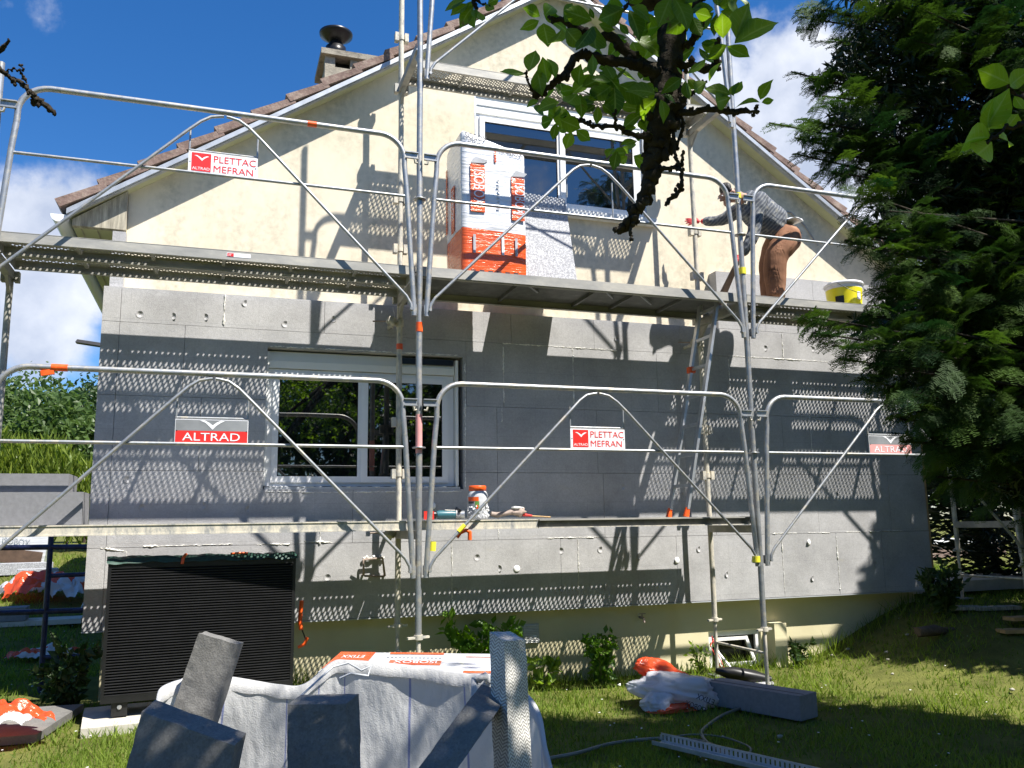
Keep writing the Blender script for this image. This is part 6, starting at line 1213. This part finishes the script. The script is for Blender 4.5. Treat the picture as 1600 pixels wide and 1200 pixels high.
# ------------------------------------------------------------------ sky, sun, camera
SUN = Vector((.73, -1.0, 2.0)).normalized()
def sky():
    w = bpy.data.worlds.new('World'); scene.world = w; w.use_nodes = True; nt = w.node_tree; N = nt.nodes; L = nt.links; bg = N['Background']; out = N['World Output']
    st = N.new('ShaderNodeTexSky'); st.sky_type = 'NISHITA'; st.sun_disc = False; st.sun_elevation = math.asin(SUN.z); st.sun_rotation = math.atan2(SUN.x, SUN.y); st.altitude = 100; st.air_density = 1.0; st.dust_density = .25; st.ozone_density = 3.0
    hs = N.new('ShaderNodeHueSaturation'); hs.inputs['Saturation'].default_value = SKYSAT; L.new(st.outputs[0], hs.inputs['Color']); tn = N.new('ShaderNodeMix'); tn.data_type = 'RGBA'; tn.blend_type = 'MULTIPLY'; tn.inputs[0].default_value = 1; tn.inputs[7].default_value = (.92, .98, 1.14, 1); L.new(hs.outputs[0], tn.inputs[6]); L.new(tn.outputs[2], bg.inputs[0]); bg.inputs[1].default_value = SKYS
    tc = N.new('ShaderNodeTexCoord'); G = tc.outputs['Generated']
    def nz(scale, det, sc=(1, 1, 1)):
        mp = N.new('ShaderNodeMapping'); mp.inputs['Scale'].default_value = sc; L.new(G, mp.inputs['Vector']); n = N.new('ShaderNodeTexNoise'); n.inputs['Scale'].default_value = scale; n.inputs['Detail'].default_value = det; n.inputs['Roughness'].default_value = .56; L.new(mp.outputs[0], n.inputs['Vector']); return n.outputs['Fac']
    def mt(op, a, b=None, c=None, cl=False):
        n = N.new('ShaderNodeMath'); n.operation = op; n.use_clamp = cl
        for i, v in enumerate((a, b, c)):
            if v is None: continue
            if isinstance(v, (int, float)): n.inputs[i].default_value = v
            else: L.new(v, n.inputs[i])
        return n.outputs[0]
    tot = None
    for px, py, rad, amp in ((1235, 170, .105, 1.0), (1215, 300, .09, .95), (1330, 250, .10, .8), (1150, 120, .05, .6), (85, 400, .085, .95), (60, 470, .10, .85), (120, 520, .05, .7), (120, 345, .04, .8), (60, 30, .08, .45), (10, 10, .06, .4), (40, 590, .05, .5), (1320, 60, .05, .3), (1600, 600, .2, .5), (1395, 375, .05, .25)):
        d = Vector(ray(px, py)).normalized(); vm = N.new('ShaderNodeVectorMath'); vm.operation = 'DISTANCE'; L.new(G, vm.inputs[0]); vm.inputs[1].default_value = d
        q = mt('MULTIPLY', mt('SUBTRACT', 1, mt('DIVIDE', vm.outputs['Value'], rad*1.6), None, True), amp*1.25); tot = q if tot is None else mt('MAXIMUM', tot, q)
    # some cloud elsewhere in the dome too
    n1 = nz(5.5, 9); n2 = nz(16, 7); base = mt('MULTIPLY_ADD', n1, .75, mt('MULTIPLY', n2, .25))
    
    sx = N.new('ShaderNodeSeparateXYZ'); L.new(G, sx.inputs[0]); back = mt('MULTIPLY', mt('MULTIPLY', sx.outputs['Y'], -1.2, None, True), .25)
    f = mt('MULTIPLY_ADD', mt('SUBTRACT', base, .5), 2.6, mt('SUBTRACT', mt('MULTIPLY', mt('MAXIMUM', tot, back), 1.25), .42)); mask = N.new('ShaderNodeMapRange'); mask.interpolation_type = 'SMOOTHSTEP'; L.new(f, mask.inputs[0]); mask.inputs[1].default_value = 0; mask.inputs[2].default_value = .38
    cr = N.new('ShaderNodeValToRGB'); e = cr.color_ramp.elements; e[0].position = .36; e[0].color = (.50, .56, .70, 1); e[1].position = .62; e[1].color = (.90, .93, 1.0, 1); L.new(nz(7.5, 8), cr.inputs[0])
    b2 = N.new('ShaderNodeBackground'); L.new(cr.outputs[0], b2.inputs[0]); b2.inputs[1].default_value = CLOUD; ms = N.new('ShaderNodeMixShader'); mm = mt('MULTIPLY', mask.outputs[0], .93); L.new(mm, ms.inputs[0]); L.new(bg.outputs[0], ms.inputs[1]); L.new(b2.outputs[0], ms.inputs[2]); L.new(ms.outputs[0], out.inputs[0])
SKYS, SKYSAT, CLOUD = .070, 1.32, .58
sky()
ld = bpy.data.lights.new('sun', 'SUN'); ld.energy = 5.0; ld.angle = R(.53); ld.color = (1, .955, .88); lo = bpy.data.objects.new('sun', ld); COL.objects.link(lo); lo.rotation_euler = SUN.to_track_quat('Z', 'Y').to_euler()
cd = bpy.data.cameras.new('camera'); cam = bpy.data.objects.new('camera', cd); COL.objects.link(cam); cd.sensor_width = 36; cd.lens = FPX/1600*36; cd.clip_start = .05; cd.clip_end = 3000
Mx = Matrix(((CR[0], CU[0], -CF[0], CP[0]), (CR[1], CU[1], -CF[1], CP[1]), (CR[2], CU[2], -CF[2], CP[2]), (0, 0, 0, 1))); cam.matrix_world = Mx; scene.camera = cam
vs = scene.view_settings; vs.view_transform = 'Standard'; vs.look = 'None'; vs.exposure = 1.05; vs.gamma = 1
scene.cycles.max_bounces = 7; scene.cycles.transparent_max_bounces = 8; scene.cycles.use_denoising = True
